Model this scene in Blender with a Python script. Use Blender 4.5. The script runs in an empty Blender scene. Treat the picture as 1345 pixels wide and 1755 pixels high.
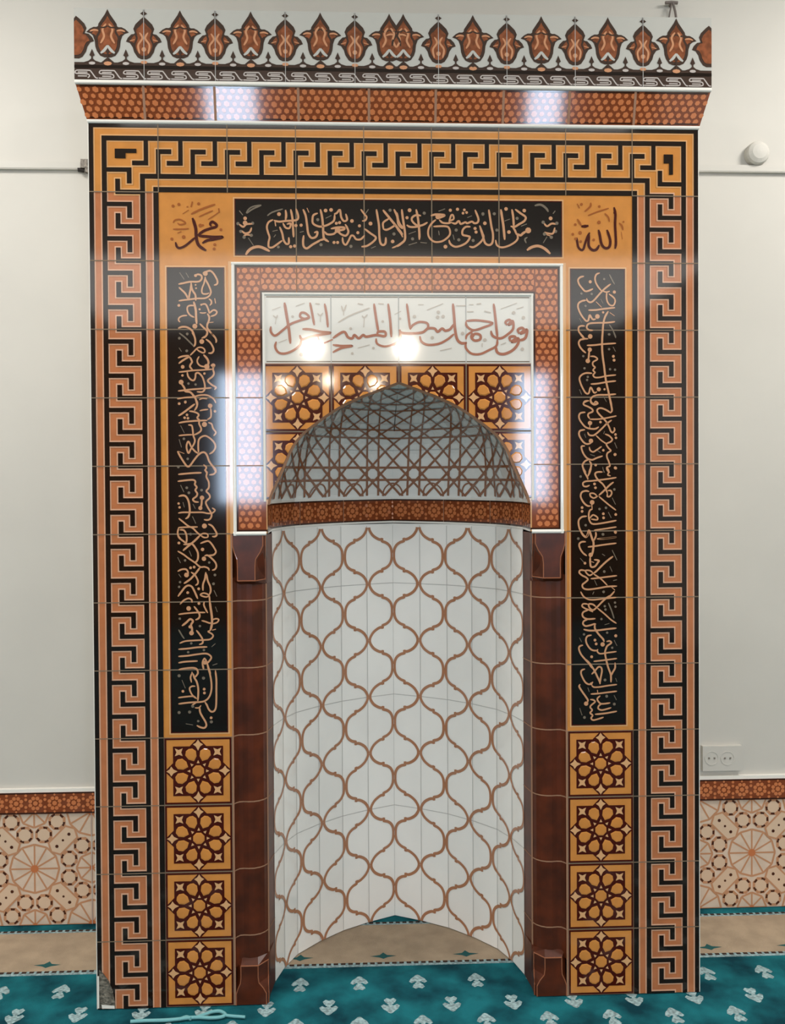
import bpy, math, random
from mathutils import Matrix, Vector
random.seed(7)
T = 0.2                                   # one wall tile = 20 cm; everything below is laid out in tile units
S = bpy.context.scene
COL = S.collection

# ------------------------------------------------------------------ camera
CX, CY, CZ = 3.8717, -12.9779, 7.4745
YAW, PITCH, ROLL, FPX = -0.04009, -0.01314, 0.00607, 1500.0
MC = Matrix.Rotation(YAW, 3, 'Z') @ Matrix.Rotation(PITCH, 3, 'X') @ Matrix.Rotation(ROLL, 3, 'Y')
def W(x, y, z):
    return Vector(((x - 4.5) * T, y * T, z * T))
cam_d = bpy.data.cameras.new('camera')
cam = bpy.data.objects.new('camera', cam_d); COL.objects.link(cam)
cam_d.sensor_fit = 'VERTICAL'; cam_d.sensor_height = 36.0; cam_d.lens = FPX / 1755.0 * 36.0
cam_d.clip_start = 0.05
right, fwd, up = MC.col[0], MC.col[1], MC.col[2]
R4 = Matrix((right, up, -fwd)).transposed().to_4x4()
R4.translation = W(CX, CY, CZ)
cam.matrix_world = R4
S.camera = cam

def at(px, py, depth=0.0):                # photo pixel -> point (tile units) on the vertical plane y = depth
    v = MC @ Vector(((px - 672.5) / FPX, 1.0, -(py - 877.5) / FPX))
    s = (depth - CY) / v.y
    return CX + s * v.x, CZ + s * v.z
def atf(px, py):                          # photo pixel -> point on the floor
    v = MC @ Vector(((px - 672.5) / FPX, 1.0, -(py - 877.5) / FPX))
    s = -CZ / v.z
    return CX + s * v.x, CY + s * v.y

# ------------------------------------------------------------------ world, lamps, exposure
S.view_settings.view_transform = 'Standard'
S.view_settings.look = 'None'
S.view_settings.gamma = 1.0
S.view_settings.use_curve_mapping = False
S.view_settings.exposure = 0.0
wd = bpy.data.worlds.new('world'); S.world = wd; wd.use_nodes = True
wd.node_tree.nodes['Background'].inputs[0].default_value = (0.75, 0.8, 0.9, 1)
wd.node_tree.nodes['Background'].inputs[1].default_value = 0.3

def area(name, loc, target, sx, sy, power, color):
    d = bpy.data.lights.new(name, 'AREA'); d.shape = 'RECTANGLE'; d.size = sx * T; d.size_y = sy * T
    d.energy = power; d.color = color
    o = bpy.data.objects.new(name, d); COL.objects.link(o)
    o.location = W(*loc)
    o.rotation_euler = (W(*target) - W(*loc)).to_track_quat('-Z', 'Y').to_euler()
    return o
def bulb(name, loc, r, power, color):
    d = bpy.data.lights.new(name, 'POINT'); d.shadow_soft_size = r * T; d.energy = power; d.color = color
    o = bpy.data.objects.new(name, d); COL.objects.link(o); o.location = W(*loc)
    return o
WARM = (1.0, 0.86, 0.70); DAY = (0.62, 0.78, 1.0); NEUT = (1.0, 0.965, 0.92)
area('window_light', (-3.1, -40.6, 11.3), (-3.1, 0, 11.3), 2.8, 7.8, 72, DAY)
area('window_light', (14.7, -40.6, 11.3), (14.7, 0, 11.3), 1.9, 7.8, 50, DAY)
bulb('hanging_lamp', (1.7, -30.3, 15.0), 0.33, 50, WARM)
bulb('hanging_lamp', (6.3, -30.3, 15.0), 0.33, 50, WARM)
for x_, z_ in ((0.3, 13.2), (2.5, 13.4), (4.8, 13.2)):
    bulb('sparkle_bulb', (x_, -30.3, z_), 0.2, 10, WARM)  # unseen bulbs added to put sparkle on the star tiles
area('ceiling_area_light', (4.5, -32.0, 17.9), (4.5, -32.0, 0), 30, 15, 170, NEUT)
area('ceiling_area_light', (4.5, -10.6, 17.9), (4.5, -10.6, 0), 14, 1.6, 38, NEUT)  # unseen light added to brighten the tiles, set clear of their reflections
area('ceiling_area_light', (-6.5, -3.2, 17.5), (-5.5, -1.0, 0), 3, 3, 58, NEUT)
area('ceiling_area_light', (15.5, -3.2, 17.5), (14.5, -1.0, 0), 3, 3, 58, NEUT)

# ------------------------------------------------------------------ materials
def lin(c):
    c = c / 255.0
    return c / 12.92 if c <= 0.04045 else ((c + 0.055) / 1.055) ** 2.4
def rgb(r, g, b): return (lin(r), lin(g), lin(b), 1.0)
MATS = {}
def mat(name, col, rough=0.5, spec=0.5, var=0.0, scale=8.0, bump=0.0, bscale=30.0, col2=None, coat=0.0):
    m = bpy.data.materials.new(name); m.use_nodes = True
    nt = m.node_tree; b = nt.nodes['Principled BSDF']
    b.inputs['Base Color'].default_value = rgb(*col)
    b.inputs['Roughness'].default_value = rough
    b.inputs['Specular IOR Level'].default_value = spec
    b.inputs['Coat Weight'].default_value = coat
    b.inputs['Coat Roughness'].default_value = 0.04
    geo = nt.nodes.new('ShaderNodeTexCoord')
    if col2 is None and var > 0:
        col2 = tuple(max(0, c * (1 - var)) for c in col)
    if col2:
        n = nt.nodes.new('ShaderNodeTexNoise'); n.inputs['Scale'].default_value = scale; n.inputs['Detail'].default_value = 4
        r = nt.nodes.new('ShaderNodeValToRGB')
        r.color_ramp.elements[0].position = 0.35; r.color_ramp.elements[1].position = 0.65
        r.color_ramp.elements[0].color = rgb(*col2); r.color_ramp.elements[1].color = rgb(*col)
        nt.links.new(geo.outputs['Object'], n.inputs['Vector'])
        nt.links.new(n.outputs['Fac'], r.inputs['Fac'])
        nt.links.new(r.outputs['Color'], b.inputs['Base Color'])
    if bump > 0:
        n2 = nt.nodes.new('ShaderNodeTexNoise'); n2.inputs['Scale'].default_value = bscale; n2.inputs['Detail'].default_value = 2
        bp = nt.nodes.new('ShaderNodeBump'); bp.inputs['Strength'].default_value = bump; bp.inputs['Distance'].default_value = 0.01
        nt.links.new(geo.outputs['Object'], n2.inputs['Vector'])
        nt.links.new(n2.outputs['Fac'], bp.inputs['Height'])
        nt.links.new(bp.outputs['Normal'], b.inputs['Normal'])
    MATS[name] = m
    return m
GL = dict(rough=0.07, spec=0.45)
mat('wall_paint', (192, 188, 180), 0.7, 0.3, var=0.03, scale=2.0)
mat('plaster', (222, 219, 210), 0.6, 0.3)
mat('ceiling_paint', (225, 222, 214), 0.8, 0.2)
mat('floor_screed', (120, 115, 110), 0.9, 0.2)
mat('white_glaze', (238, 236, 231), var=0.03, scale=3, **GL)
mat('panel_white', (212, 208, 200), **GL)
mat('white_edge', (226, 222, 214), **GL)
mat('black_glaze', (24, 14, 8), **GL)
mat('black_line', (30, 18, 11), **GL)
mat('ochre_glaze', (200, 132, 64), var=0.06, scale=20, **GL)
mat('ochre_edge', (208, 158, 108), **GL)
mat('salmon_glaze', (182, 112, 72), var=0.07, scale=20, **GL)
mat('salmon_edge', (205, 160, 132), **GL)
mat('maroon_line', (66, 16, 4), **GL)
mat('brown_glaze', (128, 64, 34), var=0.1, scale=40, **GL)
mat('brown_dot', (190, 114, 70), **GL)
mat('brown_edge', (52, 27, 16), **GL)
mat('pale_glaze', (206, 158, 112), **GL)
mat('column_glaze', (92, 41, 20), 0.3, 0.35, var=0.3, scale=14)
mat('gold_ink', (190, 140, 104), **GL)
mat('grey_ink', (112, 100, 86), **GL)
mat('red_ink', (164, 108, 88), **GL)
mat('soft_ink', (184, 172, 160), **GL)
mat('umber_ink', (150, 84, 38), **GL)
mat('grout', (148, 138, 124), 0.8, 0.2)
mat('dark_grout', (122, 106, 88), 0.8, 0.2)
mat('pale_grout', (182, 180, 176), 0.8, 0.2)
mat('brown_grout', (150, 112, 88), 0.6, 0.3)
mat('column_ridge', (142, 88, 62), **GL)
mat('lattice_ink', (168, 118, 88), **GL)
mat('girih_ink', (146, 98, 72), **GL)
mat('crest_ground', (184, 182, 175), **GL)
mat('crest_dark', (66, 50, 42), **GL)
mat('crest_brown', (146, 84, 54), var=0.25, scale=60, **GL)
mat('crest_light', (196, 140, 104), **GL)
mat('chain_grey', (186, 176, 170), **GL)
mat('dado_ground', (212, 190, 170), var=0.06, scale=20, **GL)
mat('dado_line', (184, 134, 100), **GL)
mat('dado_hub', (186, 112, 70), **GL)
mat('dado_dark', (70, 34, 20), **GL)
mat('dado_cell', (206, 178, 152), **GL)
mat('carpet_teal', (30, 116, 126), 0.95, 0.1, col2=(12, 60, 72), scale=7, bump=0.6, bscale=600)
mat('carpet_cream', (180, 160, 136), 0.95, 0.1, var=0.1, scale=12, bump=0.5, bscale=600)
mat('carpet_white', (158, 184, 187), 0.95, 0.1, var=0.3, scale=110)
mat('carpet_dark', (60, 46, 40), 0.95, 0.1)
mat('carpet_motif', (40, 84, 84), 0.95, 0.1)
mat('dark_rear_wall', (104, 84, 66), 0.5, 0.3, var=0.15, scale=3)  # dimness of the unseen rear put into its colour, dulling black tile reflections
mat('mortar', (132, 126, 114), 0.9, 0.1, var=0.4, scale=60, bump=0.8, bscale=120)
mat('plastic_white', (224, 221, 212), 0.4, 0.4)
mat('plastic_grey', (146, 136, 124), 0.5, 0.4, var=0.4, scale=150)
mat('rubber_black', (26, 18, 14), 0.5, 0.4)
mat('wire_grey', (104, 94, 88), 0.45, 0.5)
mat('cord_teal', (112, 168, 172), 0.8, 0.2)

# ------------------------------------------------------------------ mesh builder
def plane_front(u, v, h): return (u, -h, v)
def clip_half(poly, a, b, keep_left):
    ax, ay = a; bx, by = b
    def side(p):
        s = (bx - ax) * (p[1] - ay) - (by - ay) * (p[0] - ax)
        return s if keep_left else -s
    out = []
    n = len(poly)
    for i in range(n):
        p, q = poly[i], poly[(i + 1) % n]
        sp, sq = side(p), side(q)
        if sp >= 0: out.append(p)
        if (sp >= 0) != (sq >= 0):
            t = sp / (sp - sq)
            out.append(tuple(p[k] + t * (q[k] - p[k]) for k in range(3)))
    return out
def outside(poly, hole):                  # convex polygon minus a convex hole given counter-clockwise
    res = []
    cur = poly
    n = len(hole)
    for i in range(n):
        a, b = hole[i], hole[(i + 1) % n]
        o = clip_half(cur, a, b, False)
        if len(o) >= 3: res.append(o)
        cur = clip_half(cur, a, b, True)
        if len(cur) < 3: break
    return res
class PB:
    def __init__(s, fmap=plane_front, hole=None):
        s.v = []; s.f = []; s.m = []; s.names = []; s.fmap = fmap; s.hole = hole; s.cnt = 0
    def mi(s, name):
        if name not in s.names: s.names.append(name)
        return s.names.index(name)
    def raw(s, pts, m):
        n = len(s.v); s.v.extend(pts); s.f.append(tuple(range(n, n + len(pts)))); s.m.append(s.mi(m))
    def poly3(s, pts, m):                 # pts (u, v, h)
        s.cnt += 1
        e = (s.cnt % 45) * 2e-5             # overlapping pieces of one layer never lie exactly in one plane
        pts = [(p[0], p[1], p[2] + e) for p in pts]
        polys = [pts] if s.hole is None else outside(pts, s.hole)
        for p in polys: s.raw([s.fmap(*q) for q in p], m)
    def poly(s, pts, m, h=0.0):
        s.poly3([(p[0], p[1], h) for p in pts], m)
    def rect(s, u0, v0, u1, v1, m, h=0.0):
        s.poly([(u0, v0), (u1, v0), (u1, v1), (u0, v1)], m, h)
    def frame(s, u0, v0, u1, v1, w, m, h=0.0):
        s.rect(u0, v0, u1, v0 + w, m, h); s.rect(u0, v1 - w, u1, v1, m, h)
        s.rect(u0, v0 + w, u0 + w, v1 - w, m, h); s.rect(u1 - w, v0 + w, u1, v1 - w, m, h)
    def disc(s, u, v, r, m, h=0.0, n=8, rot=0.0, sx=1.0):
        s.poly([(u + sx * r * math.cos(rot + 2 * math.pi * k / n), v + r * math.sin(rot + 2 * math.pi * k / n)) for k in range(n)], m, h)
    def ring(s, u, v, r0, r1, m, h=0.0, n=16, rot=0.0):
        for k in range(n):
            a, b = rot + 2 * math.pi * k / n, rot + 2 * math.pi * (k + 1) / n
            s.poly([(u + r * math.cos(t), v + r * math.sin(t)) for r, t in ((r0, a), (r1, a), (r1, b), (r0, b))], m, h)
    def line(s, p, q, w, m, h=0.0, n=1):
        dx, dy = q[0] - p[0], q[1] - p[1]; L = math.hypot(dx, dy) or 1
        nx, ny = -dy / L * w / 2, dx / L * w / 2
        for k in range(n):
            a = (p[0] + dx * k / n, p[1] + dy * k / n); b = (p[0] + dx * (k + 1) / n, p[1] + dy * (k + 1) / n)
            s.poly([(a[0] - nx, a[1] - ny), (b[0] - nx, b[1] - ny), (b[0] + nx, b[1] + ny), (a[0] + nx, a[1] + ny)], m, h)
    def stroke(s, pts, w, m, h=0.0, taper=0.55, sub=6, smooth=True):
        if smooth and len(pts) > 2:
            P = [pts[0]] + list(pts) + [pts[-1]]; out = []
            for i in range(1, len(P) - 2):
                p0, p1, p2, p3 = P[i - 1:i + 3]
                for k in range(sub):
                    t = k / sub
                    out.append(tuple(0.5 * (2 * p1[j] + (p2[j] - p0[j]) * t + (2 * p0[j] - 5 * p1[j] + 4 * p2[j] - p3[j]) * t * t
                                     + (3 * p1[j] - p0[j] - 3 * p2[j] + p3[j]) * t ** 3) for j in (0, 1)))
            out.append(tuple(pts[-1]))
        else:
            out = [tuple(p) for p in pts]
        n = len(out); hh = h
        L = []; R = []
        cum = [0.0]
        for i in range(1, n): cum.append(cum[-1] + math.dist(out[i], out[i - 1]))
        tot = cum[-1] or 1
        for i in range(n):
            a, b = out[max(0, i - 1)], out[min(n - 1, i + 1)]
            dx, dy = b[0] - a[0], b[1] - a[1]; l = math.hypot(dx, dy) or 1
            e = min(cum[i], tot - cum[i]) / max(w * 1.2, 1e-6)
            ww = w / 2 * (taper + (1 - taper) * min(1.0, e))
            L.append((out[i][0] - dy / l * ww, out[i][1] + dx / l * ww)); R.append((out[i][0] + dy / l * ww, out[i][1] - dx / l * ww))
        for i in range(n - 1):
            s.poly([R[i], R[i + 1], L[i + 1], L[i]], m, hh)
    def box(s, x0, y0, z0, x1, y1, z1, m):
        c = [(x, y, z) for x in (x0, x1) for y in (y0, y1) for z in (z0, z1)]
        for f in ((0, 1, 3, 2), (4, 6, 7, 5), (0, 4, 5, 1), (2, 3, 7, 6), (0, 2, 6, 4), (1, 5, 7, 3)):
            s.raw([c[i] for i in f], m)
    def tube(s, pts, r, m, n=8):
        rings = []
        for i, p in enumerate(pts):
            a = Vector(pts[max(0, i - 1)]); b = Vector(pts[min(len(pts) - 1, i + 1)])
            d = (b - a).normalized()
            x = d.cross(Vector((0.123, 0.31, 0.94)))
            if x.length < 1e-3: x = d.cross(Vector((1, 0, 0)))
            x.normalize(); y = d.cross(x)
            rings.append([tuple(Vector(p) + x * r * math.cos(2 * math.pi * k / n) + y * r * math.sin(2 * math.pi * k / n)) for k in range(n)])
        for i in range(len(rings) - 1):
            for k in range(n):
                s.raw([rings[i][k], rings[i][(k + 1) % n], rings[i + 1][(k + 1) % n], rings[i + 1][k]], m)
        s.raw(rings[0][::-1], m); s.raw(rings[-1], m)
    def build(s, name, parent=None, origin=(4.5, 0, 0), smooth=False):
        me = bpy.data.meshes.new(name)
        o0 = W(*origin)
        me.from_pydata([tuple(W(*p) - o0) for p in s.v], [], s.f)
        for n in s.names: me.materials.append(MATS[n])
        me.polygons.foreach_set('material_index', s.m)
        if smooth: me.polygons.foreach_set('use_smooth', [True] * len(s.f))
        me.update()
        o = bpy.data.objects.new(name, me); COL.objects.link(o)
        if parent is not None:
            o.parent = parent
            o.location = o0 - PARENT_ORG[parent.name]
        else:
            o.location = o0
        PARENT_ORG[o.name] = o0
        return o
PARENT_ORG = {}
def empty(name, org):
    o = bpy.data.objects.new(name, None); COL.objects.link(o); o.location = W(*org); o.empty_display_size = 0.1
    PARENT_ORG[o.name] = W(*org)
    return o
def tag(o, label, cat, group=None):
    o['label'] = label; o['category'] = cat
    if group: o['group'] = group
    return o
def struct(o, label=None):
    o['kind'] = 'structure'
    if label: o['label'] = label
    return o
L1, L2, L3, L4 = 0.002, 0.004, 0.006, 0.008

# ------------------------------------------------------------------ room shell
WY = 2.72                                  # main wall plane (tiles behind the front of the mihrab)
X0, X1, Y0, ZC = -12.0, 21.0, -41.0, 18.0
b = PB(); b.box(X0, Y0, -0.4, X1, WY + 1, -0.06, 'floor_screed'); struct(b.build('floor'))
b = PB(); b.box(X0, Y0, ZC, X1, WY + 1, ZC + 0.5, 'ceiling_paint'); struct(b.build('ceiling'))
b = PB(); b.box(X0, WY, -0.06, X1, WY + 1, ZC, 'wall_paint'); struct(b.build('wall_back'))
b = PB(); b.box(X0 - 1, Y0, -0.06, X0, WY + 1, ZC, 'wall_paint'); struct(b.build('wall_left'))
b = PB(); b.box(X1, Y0, -0.06, X1 + 1, WY + 1, ZC, 'wall_paint'); struct(b.build('wall_right'))
b = PB(); b.box(X0, Y0 - 1, -0.06, X1, Y0, ZC, 'dark_rear_wall'); struct(b.build('wall_front'))

# rosette strip of the small brown border tiles: rows of octagon dots
def dot_strip(b, u0, u1, vc, hgt, h, vertical=False, per=1 / 3.0, mat_dot='brown_dot'):
    n = max(1, round((u1 - u0) / per)); p = (u1 - u0) / n
    k = hgt / 0.37
    def put(u, v, r):
        if vertical: u, v = v, u
        b.disc(u, v, r, mat_dot, h, 6, 0.26)
    R = 0.105 * k
    for i in range(n):
        c = u0 + (i + 0.5) * p
        put(c, vc, 0.050 * k)
        for j in range(8):
            a = math.pi / 4 * j + math.pi / 8
            put(c + R * 1.02 * math.cos(a), vc + R * math.sin(a), 0.041 * k)
        for e in (-1, 1):
            put(c + p / 2, vc + e * 0.075 * k, 0.032 * k)
            put(c + p / 2, vc + e * 0.155 * k, 0.030 * k)
            put(c, vc + e * 0.168 * k, 0.022 * k)

# ------------------------------------------------------------------ wainscot of both side walls
def dado(name, xa, xb, x8, label):
    fm = lambda u, v, h: (u, WY - 0.06 - h, v)
    b = PB(fm)
    b.box(xa, WY - 0.06, 0, xb, WY, 1.98, 'dado_ground')
    def inx(x, m=0.0): return xa + m <= x <= xb - m
    def P(pts, m, h):
        q = [(p[0], p[1], h) for p in pts]
        for A, B in (((xa, 0), (xb, 0)), ((xb, 0), (xb, 1.98)), ((xb, 1.98), (xa, 1.98)), ((xa, 1.98), (xa, 0))):
            q = clip_half(q, A, B, True)
            if len(q) < 3: return
        b.poly3(q, m)
    def ln(p, q, w, m, h):
        dx, dy = q[0] - p[0], q[1] - p[1]; l = math.hypot(dx, dy) or 1
        nx, ny = -dy / l * w / 2, dx / l * w / 2
        P([(p[0] - nx, p[1] - ny), (q[0] - nx, q[1] - ny), (q[0] + nx, q[1] + ny), (p[0] + nx, p[1] + ny)], m, h)
    def dc(u, v, r, m, h, n=8, rot=0.0):
        P([(u + r * math.cos(rot + 2 * math.pi * k / n), v + r * math.sin(rot + 2 * math.pi * k / n)) for k in range(n)], m, h)
    def hub(u, v, nr, R, big):
        for k in range(nr):
            a = 2 * math.pi * k / nr; a2 = 2 * math.pi * (k + 1) / nr
            ln((u, v), (u + R * math.cos(a), v + R * math.sin(a)), 0.03, 'dado_line', L1)
            ln((u + R * math.cos(a), v + R * math.sin(a)), (u + R * math.cos(a2), v + R * math.sin(a2)), 0.035, 'dado_line', L1)
        dc(u, v, 0.07 if big else 0.04, 'dado_hub', L2, 8)
    lo, hi = int(math.floor(xa - x8)) - 2, int(math.ceil(xb - x8)) + 2
    for i in range(lo, hi + 1):
        for j in range(-1, 4):
            x, z = x8 + i, float(j)
            if (i + j) % 2:                  # small eight-ray flower, j odd when i even
                hub(x, z, 8, 0.27, False)
                for k in range(8):
                    a = math.pi / 8 + math.pi / 4 * k
                    ox, oz = x + 0.43 * math.cos(a), z + 0.43 * math.sin(a)
                    for q in range(5):
                        t = a + 2 * math.pi * q / 5
                        P([(ox + r * math.cos(t + d), oz + r * math.sin(t + d)) for r, d in ((0.108, -0.28), (0.148, -0.28), (0.148, 0.28), (0.108, 0.28))], 'dado_dark', L2)
                    dc(ox, oz, 0.162, 'dado_line', L1, 8, 0.39)
                    dc(ox, oz, 0.112, 'dado_cell', L3, 8, 0.39)
                for sx, sz in ((1, 1), (1, -1)):
                    cx, cz = x + 0.5 * sx, z + 0.5 * sz
                    dx, dz = 0.7071, 0.7071 * (-sx * sz)
                    def loc(p, q): return (cx + p * dx - q * dz, cz + p * dz + q * dx)
                    hexo = [loc(*t) for t in ((-0.27, 0), (-0.2, -0.13), (0.2, -0.13), (0.27, 0), (0.2, 0.13), (-0.2, 0.13))]
                    P([loc(*t) for t in ((-0.31, 0), (-0.22, -0.16), (0.22, -0.16), (0.31, 0), (0.22, 0.16), (-0.22, 0.16))], 'dado_line', L3 + 0.0005)
                    P(hexo, 'dado_cell', L4)
                    for t, r in ((-0.15, 0.03), (0, 0.022), (0.15, 0.03)):
                        e = loc(t, 0)
                        dc(e[0], e[1], r, 'dado_dark', L4 + 0.002, 8)
            else:
                hub(x, z, 12, 0.43, True)
    x = x8 + math.floor(xa - x8)
    while x < xb:                             # joints of the 40 cm tiles
        if inx(x): ln((x, 0), (x, 1.98), 0.012, 'pale_grout', L4 + 0.003)
        x += 2
    o = struct(b.build(name, origin=((xa + xb) / 2, WY, 0)), label)
    c = PB(fm)
    c.box(xa, WY - 0.09, 1.98, xb, WY, 2.36, 'brown_glaze')
    g = PB(lambda u, v, h: (u, WY - 0.09 - h, v))
    for q in (c,):
        q.fmap = g.fmap
    c.rect(xa, 1.985, xb, 2.01, 'brown_edge', L1); c.rect(xa, 2.335, xb, 2.36, 'brown_edge', L1)
    dot_strip(c, xa, xb, 2.172, 0.33, L2)
    c.box(xa, WY - 0.08, 2.36, xb, WY, 2.42, 'white_edge')
    c.build('border_band', o, origin=((xa + xb) / 2, WY, 2.0))
    return o
dado('trim_1', -12.0, 0.0, -0.87, 'tiled wainscot with brown border band left of the prayer niche')
dado('trim_2', 9.0, 21.0, 10.03, 'tiled wainscot with brown border band right of the prayer niche')

# ------------------------------------------------------------------ carpet
fl = lambda u, v, h: (u, v, h - 0.014)
b = PB(fl)
CE, D1, D2 = 1.00, 1.07, 2.42
b.rect(X0, Y0, X1, CE, 'carpet_teal'); b.rect(X0, CE, X1, D1 - 0.01, 'carpet_white', 0)
b.rect(X0, D1 - 0.01, X1, D2 + 0.03, 'carpet_cream'); b.rect(X0, D2 + 0.03, X1, WY, 'carpet_teal')
b.rect(X0, Y0, X1, WY, 'carpet_teal', -0.05)
for y, w, m in ((D1, 0.10, 'carpet_white'), (D2, 0.10, 'carpet_white')):
    b.rect(X0, y - w / 2, X1, y + w / 2, m, L1)
    x = -6.0
    while x < 15:
        b.rect(x, y - 0.012, x + 0.075, y + 0.045, 'carpet_dark', L2); x += 0.118
def flower(cx, cy, s):
    def q(pts): return [(cx + p[0], cy + s * p[1]) for p in (pts if s > 0 else pts[::-1])]
    h = L1
    b.poly(q([(-0.14, 0.02), (-0.10, -0.02), (0.0, 0.05), (0.0, 0.215), (-0.03, 0.20), (-0.06, 0.155), (-0.11, 0.10)]), 'carpet_white', h)
    b.poly(q([(0.0, 0.05), (0.10, -0.02), (0.14, 0.02), (0.11, 0.10), (0.06, 0.155), (0.03, 0.20), (0.0, 0.215)]), 'carpet_white', h)
    b.poly(q([(-0.05, -0.06), (0.05, -0.06), (0.05, 0.06), (-0.05, 0.06)]), 'carpet_white', h)
    b.poly(q([(-0.095, -0.13), (-0.05, -0.18), (0.0, -0.15), (0.05, -0.18), (0.095, -0.13), (0.07, -0.06), (0.0, -0.02), (-0.07, -0.06)]), 'carpet_white', h)
    for e in (-0.045, 0.045):
        b.disc(cx + e, cy + s * 0.0, 0.02, 'carpet_teal', L2, 6)
for r, yy in enumerate((0.5, -0.09, -0.58, -1.17, -1.66, -2.25, -2.74, -3.33, -3.82, -4.41)):
    for i in range(-8, 14):
        x = 2.94 + 0.913 * i + (0.46 if r % 2 else 0.0)
        flower(x, yy, 1 if r % 2 == 0 else -1)
for i in range(-7, 9):
    x = 4.25 + 1.36 * i
    b.poly([(x - 0.22, 1.31), (x - 0.07, 1.27), (x, 1.22), (x + 0.07, 1.27), (x + 0.22, 1.31), (x + 0.06, 1.34), (x, 1.42), (x - 0.06, 1.34)], 'carpet_motif', L1)
carpet = tag(b.build('carpet'), 'teal prayer carpet with pale flowers and cream border running into the niche', 'carpet')
# ------------------------------------------------------------------ the mihrab
mih = empty('mihrab', (4.5, 0, 0))
tag(mih, 'tall tiled prayer niche with key-pattern frame, calligraphy panels and pointed arch', 'prayer niche')
def part(pb, name, label=None, origin=(4.5, 0, 0), parent=None, smooth=False):
    o = pb.build(name, parent or mih, origin, smooth)
    if label: o['label'] = label
    return o

# plan of the niche: measured polygon of half-tile strips (x offset from the centre line, depth)
HALF = [(1.96, 0.0), (1.955, 0.60), (1.84, 1.02), (1.66, 1.42), (1.31, 1.83), (0.92, 2.18), (0.47, 2.46), (0.0, 2.69)]
PLAN = [(-x, y) for x, y in HALF] + [(x, y) for x, y in HALF[::-1][1:]]
PL = [0.0]
for i in range(1, len(PLAN)): PL.append(PL[-1] + math.dist(PLAN[i], PLAN[i - 1]))
UC = PL[len(HALF) - 1]                     # arc length at the centre line
def plan_pt(u):                            # u measured from the centre line, along the wall
    a = min(max(u + UC, 0.0), PL[-1] - 1e-9)
    i = 0
    while PL[i + 1] < a: i += 1
    t = (a - PL[i]) / (PL[i + 1] - PL[i])
    p, q = PLAN[i], PLAN[i + 1]
    x, y = p[0] + t * (q[0] - p[0]), p[1] + t * (q[1] - p[1])
    dx, dy = q[0] - p[0], q[1] - p[1]; l = math.hypot(dx, dy)
    return x, y, dy / l, -dx / l           # inward normal
def niche_map(u, v, h):
    x, y, nx, ny = plan_pt(u)
    return (4.5 + x + nx * h, y + ny * h, v)
UREV = UC - PL[1]                          # |u| of the reveal corner

# --- core: white plaster sides, top and the backs of the tile fields
b = PB()
for s in (0, 1):
    x = -0.014 if s == 0 else 9.014
    b.raw([(x, 0.0, 0), (x, WY, 0), (x, WY, 14.55), (x, 0.0, 14.55)], 'plaster')
    xa, xb = (x, 0.02) if s == 0 else (8.98, x)
    b.raw([(xa, 0.0, 0), (xb, 0.0, 0), (xb, 0.0, 13.5), (xa, 0.0, 13.5)], 'plaster')
b.raw([(-0.014, 0, 14.55), (9.014, 0, 14.55), (9.014, WY, 14.55), (-0.014, WY, 14.55)], 'plaster')
b.raw([(-0.014, 0.004, 13.0), (9.014, 0.004, 13.0), (9.014, 0.004, 14.55), (-0.014, 0.004, 14.55)], 'plaster')
part(b, 'body', 'white plastered side of the niche block')

# --- meander frame
b = PB()
def to_left(s, t): return (t, s)
def to_top(s, t): return (s, 13 - t)
def to_right(s, t): return (9 - t, 13 - s)
def path_rect(f, s0, t0, s1, t1, m, h, smin=None, smax=None):
    if smin is not None: s0, s1 = max(s0, smin), max(s1, smin)
    if smax is not None: s0, s1 = min(s0, smax), min(s1, smax)
    if s1 - s0 < 1e-6: return
    p, q = f(s0, t0), f(s1, t1)
    b.rect(min(p[0], q[0]), min(p[1], q[1]), max(p[0], q[0]), max(p[1], q[1]), m, h)
b.rect(0.0, 0, 1.0, 12, 'salmon_glaze'); b.rect(8.0, 0, 9.0, 12, 'salmon_glaze'); b.rect(0, 12, 9, 13, 'ochre_glaze')
# bounding lines of the three runs (t from the outer edge)
BL = ((0.0, 0.065), (0.185, 0.255), (0.735, 0.805), (0.925, 1.0))
ED = ((0.065, 0.085), (0.165, 0.185), (0.255, 0.272), (0.718, 0.735), (0.805, 0.825), (0.905, 0.925))
for t0, t1 in ED:
    b.rect(t0, 0, t1, 12, 'salmon_edge', L1); b.rect(9 - t1, 0, 9 - t0, 12, 'salmon_edge', L1)
    b.rect(t0, 12, t1, 13 - t0, 'ochre_edge', L1); b.rect(9 - t1, 12, 9 - t0, 13 - t0, 'ochre_edge', L1)
    b.rect(t0, 13 - t1, 9 - t0, 13 - t0, 'ochre_edge', L1)
for t0, t1 in BL:
    b.rect(t0, 0, t1, 13 - t0, 'black_line', L3); b.rect(9 - t1, 0, 9 - t0, 13 - t0, 'black_line', L3)
    b.rect(t1, 13 - t1, 9 - t1, 13 - t0, 'black_line', L3)
def key_outer(f, s, em, lo, hi):
    for e, m, h in ((0.02, em, L2), (0.0, 'black_line', L4)):
        path_rect(f, s - 0.032 - e, 0.255 - e * 0, s + 0.032 + e, 0.613 + e, m, h, lo, hi)
        path_rect(f, s - 0.20 - e, 0.545 - e, s, 0.613 + e, m, h, lo, hi)
def key_inner(f, s, em, lo, hi):
    for e, m, h in ((0.02, em, L2), (0.0, 'black_line', L4)):
        path_rect(f, s - 0.032 - e, 0.377 - e, s + 0.032 + e, 0.735, m, h, lo, hi)
        path_rect(f, s, 0.377 - e, s + 0.19 + e, 0.446 + e, m, h, lo, hi)
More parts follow.
